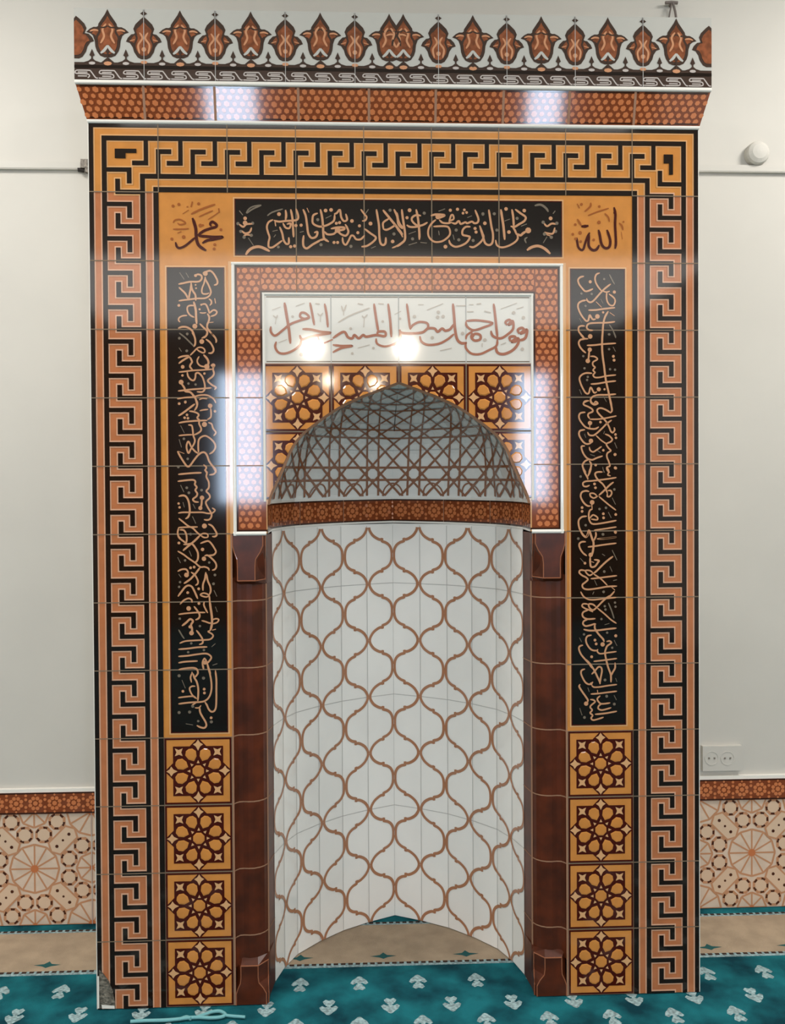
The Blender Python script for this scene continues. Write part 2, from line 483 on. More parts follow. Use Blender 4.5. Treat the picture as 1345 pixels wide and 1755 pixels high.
for k in range(0, 25):
    z = k * 0.5
    if z <= 12: key_inner(to_left, z, 'salmon_edge' if z < 12 else 'ochre_edge', 0.0, 13)
    key_outer(to_left, z + 0.323, 'salmon_edge' if z < 11.7 else 'ochre_edge', 0.0, 13)
    s = 1.0 + z
    key_inner(to_right, s, 'salmon_edge', 0.0, 13.0)
    key_outer(to_right, s - 0.177, 'salmon_edge' if k else 'ochre_edge', 0.0, 13.0)
for k in range(0, 15): key_inner(to_top, 1 + k * 0.5, 'ochre_edge', 0, 9)
for k in range(0, 16): key_outer(to_top, 0.823 + k * 0.5, 'ochre_edge', 0, 9)
def corner(x0, y0, size, left, rects):
    for r in rects:
        b.rect(left + (r[0] - x0) / size, 13 - (r[3] - y0) / size, left + (r[2] - x0) / size, 13 - (r[1] - y0) / size, 'black_line', L4)
corner(45, 40, 575, 0, ((260, 255, 440, 290), (260, 290, 350, 335)))
corner(740, 95, 565, 8, ((1010, 310, 1090, 385), (1055, 385, 1090, 480)))
for z in range(1, 13):
    for xa in (0.0, 8.0): b.rect(xa, z - 0.007, xa + 1.0, z + 0.007, 'dark_grout', L4 + 0.002)
for x in range(1, 9): b.rect(x - 0.007, 12, x + 0.007, 13, 'dark_grout' , L4 + 0.002)
part(b, 'meander_frame', 'key-pattern tile frame in black, ochre and salmon')

# chipped corner at the foot of the left upright
b = PB()
def zp(zx, zy): return at(150 + zx * 0.2454, 1640 + zy * 0.2454)
pts = [zp(*p) for p in ((84, 88), (112, 112), (150, 165), (178, 232), (196, 330), (196, 358), (72, 356))]
b.poly(pts[::-1], 'mortar', 0.012)
b.poly([zp(*p) for p in ((100, 330), (190, 337), (192, 358), (104, 356))][::-1], 'white_edge', 0.016)
b.poly([zp(*p) for p in ((72, 130), (82, 130), (84, 356), (72, 356))][::-1], 'plaster', 0.016)
part(b, 'chipped_corner', 'grey mortar where the tile corner has broken off')

# --- calligraphy: strokes traced from the photograph, as fields of zoomed coordinates
def ink(b, x0, y0, sc, data, m_main, m_soft, h, wmul=1.0, only=None):
    k = 1.0 / 115.6
    for line in data.strip().split('\n'):
        line = line.strip()
        if not line: continue
        soft = line[0] == '~'
        if soft: line = line[1:]
        head, rest = line.split(':')
        m = m_soft if soft else m_main
        vals = [float(t) for t in rest.replace(',', ' ').split()]
        P = [at(x0 + vals[i] * sc, y0 + vals[i + 1] * sc) for i in range(0, len(vals), 2)]
        w = float(head.strip('od')) * sc * k
        if head[0] == 'o':                      # list of pen dots: a rhombic spot each
            for p in P:
                b.disc(p[0], p[1], w * (0.5 + 0.5 * wmul), m, h, 8, 0.3)
        else:
            b.stroke(P, w * wmul, m, h)
L_STROKES = [(455, '''
50: 255,395 350,375 500,345 640,345 710,325 745,270 735,215 680,190 610,200
o36: 615,215
o58: 820,172
48: 800,190 780,160 850,130 920,115 990,170 1050,270 1075,340 1060,395 1000,415
46: 815,240 825,300 880,400 930,520 930,590 890,650 800,690 640,695 480,715 350,730 260,745
42: 815,260 790,380 755,470 745,550 770,595 840,600 900,580
48: 265,460 330,520 400,590 450,680 480,720
50: 520,360 530,460 560,540 610,620 620,740
50: 525,380 510,500 485,620 470,720
60: 575,760 600,850 620,950 625,1050 630,1150 640,1230
44: 590,850 520,840 455,860 440,920 460,990 510,1050 590,1090
o60: 600,1275
45: 890,700 940,740 945,800 910,840
45: 730,820 810,810 850,850 890,950 900,1010
o26: 735,825 700,920
35: 700,990 770,1000 840,990
44: 900,1010 980,940 1040,950 1060,990 1020,1040 930,1070
50: 860,1010 900,1080 890,1170 860,1240 860,1310 900,1370 960,1440 1040,1530
40: 900,1200 990,1190
48: 700,1220 780,1300 850,1370 860,1430 830,1480 740,1530
42: 440,1050 340,1060 270,1100 260,1150 290,1190
52: 250,1320 330,1290 430,1295 510,1340 560,1400 600,1530
~38: 280,150 380,300
~35: 410,150 475,260
45: 1015,690 1035,800
o34: 265,840
o22: 615,410 625,480
~o32: 440,1440
'''), (570, '''
50: 540,0 590,80 610,180 600,260 570,300
~40: 270,10 400,110 580,290
48: 850,0 840,60 790,120
o58: 745,190
48: 830,140 920,210 980,310 990,380 950,430 880,430
48: 910,-20 1020,100 1050,180 1035,215
40: 500,480 570,410 650,330 720,310 790,340 810,400 770,425 690,390 640,350
48: 245,535 340,500 480,485
50: 260,650 340,590 420,540 490,510
50: 480,500 520,560 540,620 510,670 500,720 550,780
42: 690,500 650,580 665,650 720,700 800,715 860,690
55: 780,465 850,540 885,620 870,700
o65: 850,715
42: 260,830 400,815 560,795 760,785 960,770
48: 930,690 1010,680 980,760 1000,860 960,930 880,990 880,1030 960,1100 1040,1150 1010,1200
o50: 985,690
46: 440,830 460,920 520,990 580,1000 610,940 620,860 680,850 750,920 790,1020 810,1120 800,1200 750,1245 640,1240
45: 245,1225 340,1215 500,1195 700,1180 950,1160
o58: 312,1040
52: 310,1060 380,1160 400,1230 500,1250 570,1320 620,1400 650,1530
42: 230,1390 380,1365 560,1350 700,1315 830,1310 920,1340 1000,1400 1040,1480
35: 690,1410 760,1380 860,1390
~o34: 275,1490 400,1450 275,120 440,30 430,385
~32: 270,320 320,400
o45: 345,720
o30: 800,860 340,900
~o30: 615,1090 465,1070
'''), (685, '''
48: 620,0 650,60 640,150 590,230
52: 255,340 350,280 470,190 600,90
o56: 920,130
40: 700,235 780,215 880,205
42: 930,180 940,280 930,370 860,420
46: 480,240 580,255 660,290 680,330 650,380 690,430 690,510 730,600 720,660 650,710 580,740
46: 260,490 380,465 540,450 700,440 860,435
o62: 800,520
44: 880,480 950,510 980,600 1040,690 990,760
46: 460,530 530,540 550,600 560,680 570,760 600,850 580,930 530,1010
40: 260,755 400,740 560,735
46: 530,1010 470,880 430,940 430,1030 470,1120 530,1020 600,1080 670,1130
46: 680,1110 670,1000 680,850 740,780 830,760 930,820 1010,910 1030,1000 980,1090 900,1140
50: 235,1080 300,1200 370,1310 430,1390 490,1390 580,1270 660,1170 740,1110 810,1110 860,1180 900,1290 990,1420 1050,1530
28: 250,1080 380,1130
44: 780,1360 840,1420 820,1480 870,1530
o32: 270,85 400,55 385,380 1020,245 455,390 435,320
~35: 270,830 320,1000
~o32: 370,820 450,1240 255,1410
~28: 300,540 380,700
'''), (800, '''
48: 250,160 400,145 580,130 740,125
48: 240,305 400,285 560,275 610,310 600,370 640,430 610,490 650,560 630,620 560,680 600,730 680,740
46: 800,60 850,130 840,210 890,320 890,440 840,510 900,580 910,650 830,740 870,850 930,950 950,1020 920,1090 860,1115 790,1105
46: 1000,0 1040,80 1000,150 900,170
o55: 750,650
o50: 715,865
50: 745,650 740,780 720,860
52: 260,620 350,600 420,630 470,730 490,860 490,960 460,1050 400,1090
42: 250,970 350,955 550,955 760,955 860,975 960,970 1020,910 960,860
44: 260,1080 360,1160 460,1240 560,1290 640,1370 710,1430
38: 710,1430 780,1395 860,1410 870,1470 800,1480 720,1440
46: 710,1430 600,1530
42: 250,1275 420,1265 660,1260
46: 260,1280 240,1380 260,1460 320,1530
46: 280,1320 370,1330 420,1420 430,1530
o60: 800,1240
48: 880,1200 960,1240 1030,1340 1060,1420 1020,1460 960,1460
~38: 300,380 370,530
~o34: 430,440 475,545 740,490
~32: 350,740 380,850
o30: 260,770 280,850
~32: 560,780 610,880
~36: 550,1040 620,1190
~o34: 510,1410
'''), (915, '''
46: 240,40 290,100 370,160 420,200
46: 420,0 430,120 410,220
52: 710,30 600,140 480,240 350,350
50: 360,220 460,215 540,210 610,290 660,390 665,500 640,570 590,600
44: 240,360 360,430 480,520 600,600 710,690 800,690 880,720 900,770
40: 850,80 780,70 720,30
46: 715,200 790,170 880,150 950,210 1020,320 1040,380 990,440 880,450
o54: 790,520
46: 800,460 870,450 960,520 1030,600 1050,680 1020,740 960,760
52: 710,700 620,820 500,950 370,1040
46: 240,785 320,745 420,745 470,830
o58: 425,860
44: 520,800 600,860 660,970 660,1040 610,1080
50: 245,1310 320,1210 400,1110 470,1080 540,1110 600,1220 660,1360
48: 830,800 810,940 770,1060 770,1190
48: 840,830 870,980 920,1100 930,1200 900,1280
42: 900,1290 840,1320 750,1300 720,1270 780,1240 860,1260 900,1300 910,1400 930,1530
44: 290,1470 370,1390 470,1350 530,1380 540,1440
44: 790,1530 800,1420
o34: 265,190 510,710 585,695 680,1150 685,1455
o42: 760,325
~34: 530,470 480,350
~34: 240,490 300,610
~35: 260,840 310,910
~o30: 395,555 290,1010 270,1110 900,600
o34: 450,1230
~o34: 1020,860 990,1045
~35: 1000,1180 1060,1310
'''), (1030, '''
60: 910,0 930,150 950,280 960,400 950,520 920,620
44: 790,20 790,90 830,180 870,250
44: 290,70 350,10
o56: 470,155
48: 580,110 650,200 700,290 680,360 610,395
42: 255,280 400,260 640,240 820,240
55: 330,520 420,450 500,380 560,420 520,500 540,580 540,700
o56: 530,670
o40: 500,540
42: 740,410 820,430 900,460 960,460
40: 950,400 1040,370 1100,390 1060,450 960,480
42: 960,610 1040,590
42: 920,620 880,640 960,690 980,740 920,800 800,815 600,825 400,840 280,885
46: 630,610 700,700 760,800 760,880 690,910
46: 255,1010 450,995 650,970 860,960
46: 255,1160 450,1145 650,1115 830,1100 920,1140 940,1200 880,1280 830,1310
46: 255,1295 400,1270 660,1255
46: 260,1440 400,1410 580,1400 650,1440 670,1530
44: 800,1190 760,1290 780,1430
46: 800,1190 840,1260 880,1380 930,1530
o48: 810,1290
50: 540,1480 540,1530
48: 1030,1450 1040,1530
o30: 685,55
~32: 1030,120 1070,230
~o30: 285,370 705,525 525,885 460,1070 790,1025
~38: 260,600 330,720 380,790
~32: 1030,890 950,960
~40: 970,1345 1070,1310
'''), (1140, '''
46: 265,90 400,65 570,55 650,100 660,170 620,230 580,260
44: 550,150 510,250 530,360
50: 560,170 590,260 640,350 670,480 670,620 660,750
42: 610,440 540,440 490,480 510,560 560,640 640,700
42: 250,680 400,660 560,650 620,680
46: 255,810 400,790 560,775 700,770 800,750 880,690 930,590 950,450 930,250 880,60 860,0
48: 1030,120 1050,300 1050,500 1050,700 1040,880 1000,960 940,970 890,920 850,830 810,770
40: 660,760 580,810 530,850
~o36: 555,860
36: 600,890 680,890 730,840
50: 700,880 710,980 760,1080 820,1180 840,1260 800,1310 720,1300 640,1260
40: 780,0 790,80
~o38: 270,220 270,990 490,980 780,270 945,1185
~32: 330,310 400,480
o34: 350,545 795,500 800,580 940,1100
~32: 410,1225 560,1250
~o30: 670,1170
''')]
R_STROKES = [(455, '''
48: 310,230 230,250 185,310 210,400 270,480 330,540 400,535 500,490
46: 640,160 570,190 540,270 560,370 620,470 680,540
48: 870,390 790,450 700,530 600,640 510,740 440,775 380,740 365,690
40: 700,540 780,560 850,540
44: 790,560 780,660 800,760 850,830 920,840 960,770 950,700 890,640 830,600
48: 360,730 260,750 195,800 185,880 220,980 280,1080 350,1160 400,1150 430,1040 490,1130 560,1120
o58: 590,1070
o34: 430,1070
48: 400,940 560,935 700,915 960,885
36: 560,760 680,880
52: 820,960 750,1080 715,1220 700,1400 695,1530
34: 850,990 950,1060
46: 960,1180 800,1200 600,1205 440,1215 380,1250 370,1310 420,1355 500,1360
46: 330,1270 240,1270 195,1310 210,1400 310,1510
o56: 440,1490
~38: 840,190 890,290 950,400
o40: 440,345 945,560
~o30: 470,600 255,590 340,850 835,1445 730,290
o30: 710,985
~32: 660,710 710,800
~34: 840,1240 920,1370 980,1510
~28: 210,1110 260,1200
'''), (570, '''
54: 700,0 690,150 690,350 705,530 730,700 750,880 780,1060 820,1230 850,1380 890,1530
44: 210,0 310,120 400,130
o56: 440,80
48: 330,140 240,150 200,210 220,290 280,370 350,430
46: 370,270 520,265 700,245 980,225
o54: 430,360
o56: 390,595
50: 420,380 410,500 400,580
42: 440,500 530,505 590,560 500,620 500,690 540,730 500,790 540,840 500,890 540,940 640,940 780,910 980,890
46: 480,855 350,850 260,890 215,960 240,1070 290,1180 350,1270 410,1270 450,1150 520,1260 580,1240
o52: 620,1190
46: 450,1080 600,1070 800,1035 980,1015
46: 980,1290 800,1305 600,1310 500,1340 450,1400 470,1470 540,1500 590,1470
44: 420,1430 330,1440 300,1490 320,1530
~30: 930,20 975,120
~30: 920,300 970,400
o36: 925,500 940,580
~o30: 840,40 835,350 855,770 960,780 295,495 320,750 390,930 375,995
o28: 740,1190
~32: 215,1190 260,1300
~28: 710,1330 780,1450
'''), (685, '''
50: 850,0 880,120 895,230 860,280
46: 870,280 780,220 680,180 610,190 585,240 640,320 720,400 780,470 830,560 870,660 910,690 950,640 940,580
40: 440,0 460,70 530,110 600,80 560,40 520,70
46: 400,20 310,60 310,110 400,150 480,200 490,250 410,290 395,340 430,400
40: 430,410 600,410 780,385 990,340
46: 340,265 240,280 205,340 220,420 280,510 350,580 450,610 550,610 620,570
o54: 435,490
45: 430,500 430,590
46: 890,430 790,500 680,610 570,710 500,750 420,740 385,680
36: 560,750 680,860 790,930
48: 330,630 230,650 205,720 240,810 310,900 380,930 460,910
o56: 455,865
44: 750,720 840,760 900,830 870,880 780,930 820,1010 870,1070 800,1120 790,1200 830,1300 850,1390 790,1420 800,1480 850,1530
46: 330,970 260,980 265,1050 310,1150 380,1230 480,1260 580,1220 700,1180
42: 420,990 440,1060 500,1095 580,1050 680,980
~28: 440,1150 540,1180
48: 420,1250 330,1290 280,1370 300,1450 350,1530
48: 420,1280 460,1350 450,1430 410,1530
o32: 655,470 970,730 980,800 715,1060 555,1370
~34: 950,900 1000,1020
o38: 960,1150 965,1430
~30: 580,1060 660,1110
~28: 740,660 720,720
~28: 320,720 350,800
~32: 700,1410 730,1530
'''), (800, '''
48: 280,0 320,110 380,220 390,270
48: 460,0 440,90 390,200
44: 990,225 840,250 650,275 480,295 350,305 290,340 300,400 360,415 430,385
46: 700,110 600,110 545,140 560,210 620,290 700,360 760,450 800,560
48: 930,320 840,390 740,490 620,600
44: 800,560 800,620 850,620 890,560 870,500 810,500
40: 800,20 830,100 810,170 870,190
48: 420,520 350,505 270,530 240,600 260,680 320,770 390,820 450,820
42: 600,610 520,655 450,620 440,560 520,560 580,610
40: 620,620 750,730 860,820 980,910
o58: 480,745
50: 470,760 480,870
46: 490,880 430,920 410,1000 415,1090 450,1170 520,1200 700,1180 990,1125
42: 430,1080 500,1010 590,1060 580,1110 460,1095
48: 370,1035 270,1050 205,1110 195,1190 220,1300 280,1410 340,1465 380,1430 410,1330 450,1400 480,1530
44: 550,1370 560,1440 520,1530
42: 520,1330 700,1305 990,1260
42: 580,1510 750,1500 990,1470
o34: 530,360 550,440 270,855 270,935 715,985 720,1070 975,1000 970,1375 975,30
~o32: 945,475 635,885 770,860 345,1225 710,1415 240,205
~30: 700,30 740,120
~34: 900,650 970,790
~34: 820,950 880,1070
'''), (910, '''
46: 240,20 300,100 350,130 390,90 420,0
56: 440,40 480,160 510,250 500,400 470,520
46: 560,20 560,100 520,200
44: 600,170 750,160 990,130
44: 390,335 550,315 750,285 990,255
46: 350,225 260,230 210,280 230,370 290,460 370,520
o54: 450,500
50: 440,540 440,660 460,750 540,740 600,660 620,620 520,600
36: 460,640 520,660
50: 920,530 800,620 680,730 560,850 500,890
42: 500,890 430,930 370,890 340,830 430,830 500,880
46: 340,830 240,820 210,870 270,930 350,970 390,1020 330,1080 275,1130 300,1200 400,1225 600,1200 800,1165 1000,1155
44: 450,1000 600,985 800,960 1000,935
38: 510,900 660,1000 800,1140
46: 950,1260 860,1360 760,1420 640,1530
42: 240,1270 300,1370 400,1430 520,1440 700,1420 990,1390
36: 880,1170 960,1240
~38: 900,400 1000,610
~34: 690,480 750,520
o34: 330,675
~o34: 190,160 735,850 720,1275 705,70
~32: 230,570 310,660
~30: 850,740 900,850
~34: 920,1040 1000,1020
~32: 530,1030 580,1140
~36: 520,1270 490,1330
o36: 965,20
'''), (1020, '''
46: 870,0 760,70 680,150 570,260 500,310 430,270 410,190 490,190 560,240
42: 400,190 300,180 270,230 340,280 420,310 500,350
46: 400,310 300,350 275,410 310,470 400,500 550,490
46: 400,500 310,540 290,600 340,645 440,630 530,600 560,610
50: 540,600 540,700 620,820 710,920 730,980
o54: 700,1030
48: 300,715 420,740 600,735 800,710 990,690
40: 590,270 750,400 870,510 990,590
~28: 740,620 840,590
46: 470,835 380,860 350,940 380,1040 450,1130 530,1160 590,1150
42: 600,1130 590,1180 650,1225 800,1205 990,1180
48: 780,970 850,960 880,1000 800,1060 770,1120 750,1200 770,1330 800,1450 820,1530
42: 510,1385 700,1365 1000,1325
46: 290,1045 220,1070 205,1130 250,1240 340,1350 420,1440 480,1530
44: 960,1410 960,1530
~o30: 745,230 760,300 960,155 970,240 675,500 795,785 310,820 900,1100
~36: 820,160 890,330 940,490
o38: 975,850
~30: 940,940 1000,1060
o35: 540,940 565,1020 470,1290
~28: 215,890 260,980
'''), (1130, '''
50: 350,0 440,100 520,220 580,340 640,470 645,520
46: 470,310 540,240 610,160 670,170 685,250 660,380 645,500
50: 770,0 810,150 860,280 875,350 875,480
48: 960,80 960,180 910,270 880,340
46: 330,200 260,230 250,300 290,400 350,490 430,520 500,470
o35: 460,510
42: 470,540 520,580 650,575 800,550 1000,525
50: 230,520 210,570 270,670 340,770 390,850 380,900
o54: 355,925
44: 440,840 510,850 540,890 470,950 440,1000 480,1060 440,1120 490,1170 460,1230 500,1270 600,1250 720,1210
44: 450,725 600,715 800,690 1000,665
44: 650,760 590,820 610,880 680,930 860,910
44: 680,930 620,970 610,1030 680,1060 780,1040 880,1010
46: 540,1150 750,1130 1000,1085
40: 590,640 600,700
~o36: 320,1215 785,770 945,935 750,430
~34: 220,1020 270,1170
~32: 940,750 990,850
~34: 390,590 420,680
~28: 970,390 1000,470
''')]
T_STROKES = [(400, '''
~26: 195,230 240,165 310,125 430,105
~30: 205,235 260,190 330,150 430,108
~32: 90,190 145,260
o32: 180,310
~o28: 70,390 295,385 115,510 165,600 275,570
36: 90,400 150,440 200,400 290,395
36: 130,500 180,540 250,520 280,450
32: 150,590 200,560 260,570
o40: 180,380
~25: 230,610 310,730
52: 190,870 240,800 320,755 420,750 560,815
~28: 520,270 600,215 760,165
36: 610,330 540,370 515,440 530,520 555,600 540,680 545,750 600,755 670,710 750,650
38: 620,340 700,360 800,350 900,345 980,330 995,270 960,160
42: 800,180 810,260 800,340
40: 880,170 905,300 915,430 925,600
38: 710,440 750,540 770,640 810,700 850,690 850,600
40: 640,360 650,430
36: 760,380 800,450 860,460 880,390 820,400
40: 1070,170 1110,270 1130,400 1150,540 1200,610 1270,590 1290,520 1240,530
40: 1080,570 1070,660 1080,740 1130,770 1220,710 1345,640
o34: 700,245
o28: 960,420 1040,415 880,745 940,735
~26: 600,510 680,490
~28: 1020,525 1080,510
~26: 620,600 650,560
~o25: 690,750
26: 1130,150 1160,220
'''), (540, '''
42: 80,170 105,280 120,420 125,540 140,620 210,670
38: 40,230 -25,260 -40,320 -30,390 60,435 150,425 230,390 290,340 300,250
38: 290,240 330,230 380,180 400,290 440,350 490,330 470,240
38: 140,510 190,555 280,550 340,510 400,555 470,575 510,520 490,450 460,400
40: 240,470 340,450 440,450 440,480 340,500
o50: 345,490
38: 50,655 140,630 200,660
36: 420,600 430,680 470,715 510,660 550,580 590,580 630,630 700,630 760,570
38: 760,470 850,540 930,600 900,660 800,730 710,745
34: 700,170 760,250 790,290 770,340 720,350
~30: 820,170 770,240
40: 940,170 960,290 980,420 985,560 1000,680 1040,720 1080,690 1085,600
44: 1040,180 1130,290 1220,400 1290,490 1345,560
36: 1050,480 1040,400 1060,360 1140,310
38: 1040,470 1100,485 1190,440 1240,400
42: 1210,170 1260,280 1280,400 1345,470
30: 1180,765 1260,730 1345,670
o32: 160,190 245,180 565,350 1190,665
o27: 325,385 375,375 680,425 655,530 290,680 345,680
o34: 850,390
~26: 160,310 250,265
~o28: 40,330 550,740 90,715 1150,185 1210,550
~26: 860,770 930,740
'''), (680, '''
42: 75,170 90,300 110,430 125,540 120,640 60,700 0,745
42: 0,220 20,340 60,420 110,460
30: 0,470 60,540 90,600
42: 295,170 320,290 335,410 345,540 345,640
38: 370,270 300,260 240,290 230,340 280,400 330,420
38: 150,410 200,440 290,440 400,410 470,370
42: 520,270 600,250 730,260 680,290 620,310
o45: 630,285
36: 600,330 540,380 490,460 480,550 510,620 580,670 680,665 760,620 815,550 800,460 740,430 560,435
36: 650,330 700,375 780,385 840,370
34: 800,370 830,270 860,260 870,320 800,350
38: 840,375 900,390 950,350 980,395 1050,370 1080,385 1150,360 1190,385 1240,370 1250,310 1200,180
38: 1130,440 1060,440 1010,490 1010,560 1080,580 1120,600 1070,680 980,730 890,745 820,700 800,640
38: 1270,420 1310,530 1330,600 1280,680 1180,750 1110,740
o34: 195,185 745,745
o28: 155,300 820,185 1200,465 1215,520 930,170
o24: 1035,180 1015,230 1070,220
~o28: 420,230 240,625 950,640 1170,650 910,490 1320,240
~26: 180,550 290,510
~30: 180,720 310,680
~30: 360,680 460,690
~30: 640,200 740,165
~30: 640,500 650,570
~28: 860,560 880,640
~22: 1080,300 1150,270
'''), (820, '''
40: 155,175 175,300 195,430 220,560 210,680 160,720 100,690 70,600 20,430
46: 340,170 360,300 380,430 400,640
36: 260,640 280,720 350,755 450,735 550,680 600,620 590,560
44: 570,540 640,570 680,540 740,500
o52: 760,495
42: 510,170 530,290 540,440
40: 560,170 640,230 720,290 700,350 620,400 550,440 490,430
40: 520,440 560,500 580,560
o32: 420,165 700,190 95,385 465,520
~o28: 65,245 240,240 280,490 590,310
~24: 400,350 480,320
~28: 650,430 740,395
~30: 750,600 710,630 730,690
~44: 860,115 950,100 1030,150 1070,210
~34: 1175,195 1140,240
o34: 1105,310
~o30: 990,370 1200,385 1010,550 1115,600 1180,510
36: 1000,380 1050,430 1120,390 1190,400
36: 1010,520 1060,540 1140,540 1170,450
32: 1040,560 1100,580
~26: 1050,590 990,690
52: 740,800 820,750 920,735 1020,780 1100,855
''')]
W_STROKES = [(440, '''
26: 255,100 275,220 295,340 310,480
22: 490,235 440,250 400,230 410,195 450,200 480,240 400,265 310,300 240,355 170,405 130,370 130,320
22: 490,100 510,200 530,310
22: 625,110 645,220 655,330
24: 420,345 500,350 590,370 680,380 600,395 500,415 420,440 395,400
22: 410,440 400,490 340,540 260,570 200,560 170,510 180,460
18: 555,390 575,450
26: 700,440 620,475
24: 700,430 800,370 840,420 880,430 900,400 940,430 980,400 1010,415 1100,400 1180,410 1180,370 1120,370 1110,400
24: 1080,110 1100,250 1120,370
24: 1210,110 1230,270 1240,420
22: 700,490 780,500 880,500 780,520 700,560
20: 1320,350 1320,430 1270,480 1180,505 1110,480 1100,430
~14: 750,285 860,220 1040,150
~14: 360,135 440,105
~10: 140,170 220,140
~14: 780,130 800,180 825,120
~14: 800,180 800,220
~22: 930,110 980,120
~22: 540,110 580,115
~22: 1120,110 1170,115
~14: 560,200 585,220 610,195
~14: 585,220 585,280
~14: 150,220 180,240 190,215
~12: 180,240 170,300
~o13: 330,230 865,340 1160,275 880,570 1320,250 1075,520
~14: 970,220 990,240 1020,210
~14: 990,250 985,330
~12: 200,470 280,440
~o18: 410,580
~12: 1270,210 1330,180
~12: 930,520 1040,490
'''), (670, '''
20: 80,350 80,430 40,480 0,495
24: 75,350 100,380 200,385 290,375 340,340 400,340 430,370 470,340 500,360 545,345 575,300
22: 175,350 200,310 260,280 330,290 340,330 300,370
22: 145,110 160,220 175,345
26: 570,110 580,220 590,350 610,440 650,475 700,470
22: 580,390 520,440 440,480 340,490 280,460 265,410
22: 690,270 800,265 935,290 850,330 760,355 700,320 690,275
20: 760,360 700,400 690,440
24: 750,380 740,420 770,450 820,440 820,400 770,390 740,440
24: 945,110 960,230 970,330 980,420
22: 690,470 690,520 740,570 820,575 900,540 970,500 980,440
24: 1070,310 1055,280 1090,260 1110,290 1080,305 1120,270 1125,340 1080,390 1010,430 940,410 920,360
26: 1180,390 1170,350 1210,335 1230,370 1190,385 1250,350 1245,410 1220,440 1170,450
26: 1100,460 1095,420 1140,415 1150,455 1110,460 1170,430 1170,480 1120,540 1040,575 980,560 965,500
~14: 330,170 480,110
~14: 250,120 300,120
~o17: 435,190 430,235 480,230 215,230 1220,240 660,385 865,445 1130,195 1210,530 380,425 185,440
~18: 600,130 690,130
~14: 720,120 760,120
~24: 790,115 830,110
~18: 700,185 760,185
~22: 860,180 920,195
~12: 1010,160 1160,105
~14: 1155,160 1220,140
~14: 840,475 840,510
~14: 1010,490 1060,470
~14: 450,545 560,520
''')]
NAME_LEFT = '''
55: 515,450 550,550 575,650 580,760 600,880 650,960 760,1030
48: 610,760 720,680 860,630 930,610 940,570 870,520 830,560 850,600
50: 620,770 760,780 900,790 1050,790 900,830 780,850 690,900
42: 215,880 240,960 290,985 380,950 470,880 560,800
~36: 490,385 640,310 800,250 920,210
~24: 630,430 760,370 880,320
~20: 790,480 900,410 980,350
~46: 980,280 990,360
~46: 515,160 490,260
~36: 410,260 440,250
~22: 340,380 450,310
~o28: 170,240 275,210 625,200 1020,660 910,925 900,1000 150,825
~o34: 655,585 360,790
~o20: 700,580
~28: 170,540 210,490 300,480 390,540 300,570 250,540
~28: 170,650 330,650 450,640
~30: 250,720 320,690
'''
NAME_RIGHT = '''
46: 950,260 975,380 970,560 980,760 985,900 970,1000
o28: 966,360
48: 825,660 860,760 885,860 870,960 810,990 750,950 720,880 700,760 675,660
48: 690,930 640,1010 570,1020 510,960 500,880 510,740
42: 520,710 480,790 440,900 410,1000 370,1020 320,970 300,880 290,800
58: 370,600 435,600 500,590
~26: 490,410 650,345 860,280
~30: 785,370 850,440 870,520
~o34: 685,530 350,715
~36: 300,200 340,280
~o26: 375,210 690,250 265,570 220,740 590,840 360,870 270,820
~36: 540,180 530,250 430,340
~36: 300,470 350,550 370,590
~34: 1040,540 1090,590 1110,670
~o18: 1120,520
~20: 1080,700 1100,830
'''
SC = 110 / 1345.0
# ochre ground of the calligraphy field: columns 1 and 7, and row 11-12
def script_panel(name, u0, v0, u1, v1, gu0, gv0, gu1, gv1, x0, groups, sc, vertical, label, top=False):
    b = PB()
    b.rect(gu0, gv0, gu1, gv1, 'ochre_glaze')
    e = 0.022
    b.frame(u0 - e, v0 - e, u1 + e, v1 + e, e, 'ochre_edge', L1)
    b.rect(u0, v0, u1, v1, 'black_glaze', L2)
    b.frame(u0, v0, u1, v1, 0.016, 'maroon_line', L3)
    if vertical:
        for z in range(5, 11): b.rect(gu0, z - 0.008, gu1, z + 0.008, 'dark_grout', L3)
        for y, d in groups: ink(b, x0, y, sc, d, 'gold_ink', 'grey_ink', L4, 0.78)
    else:
        for x in range(3, 7): b.rect(x - 0.008, gv0, x + 0.008, gv1, 'dark_grout', L3)
        for x, d in groups: ink(b, x, x0, sc, d, 'gold_ink', 'grey_ink', L4, 0.82)
    return part(b, name, label)
script_panel('calligraphy_panel', 1.105, 4.065, 1.945, 10.91, 1.0, 4.0, 2.0, 11.0, 285, L_STROKES, SC, True,
             'left black panel with gold vertical calligraphy')
script_panel('calligraphy_panel', 7.06, 4.08, 7.89, 10.915, 7.0, 4.0, 8.0, 11.0, 975, R_STROKES, SC, True,
             'right black panel with gold vertical calligraphy')
script_panel('calligraphy_panel', 2.10, 11.085, 6.945, 11.915, 2.0, 11.0, 7.0, 12.0, 340, T_STROKES, 150 / 1345.0, False,
             'wide black panel with one line of gold calligraphy')
for x, x0, d, lab in ((1, 280, NAME_LEFT, 'left ochre square with calligraphic name'), (7, 960, NAME_RIGHT, 'right ochre square with calligraphic name')):
    b = PB()
    b.rect(x, 11, x + 1, 12, 'ochre_glaze')
    ink(b, x0, 330, 130 / 1345.0, d, 'maroon_line', 'umber_ink', L2)
    part(b, 'name_panel', lab)

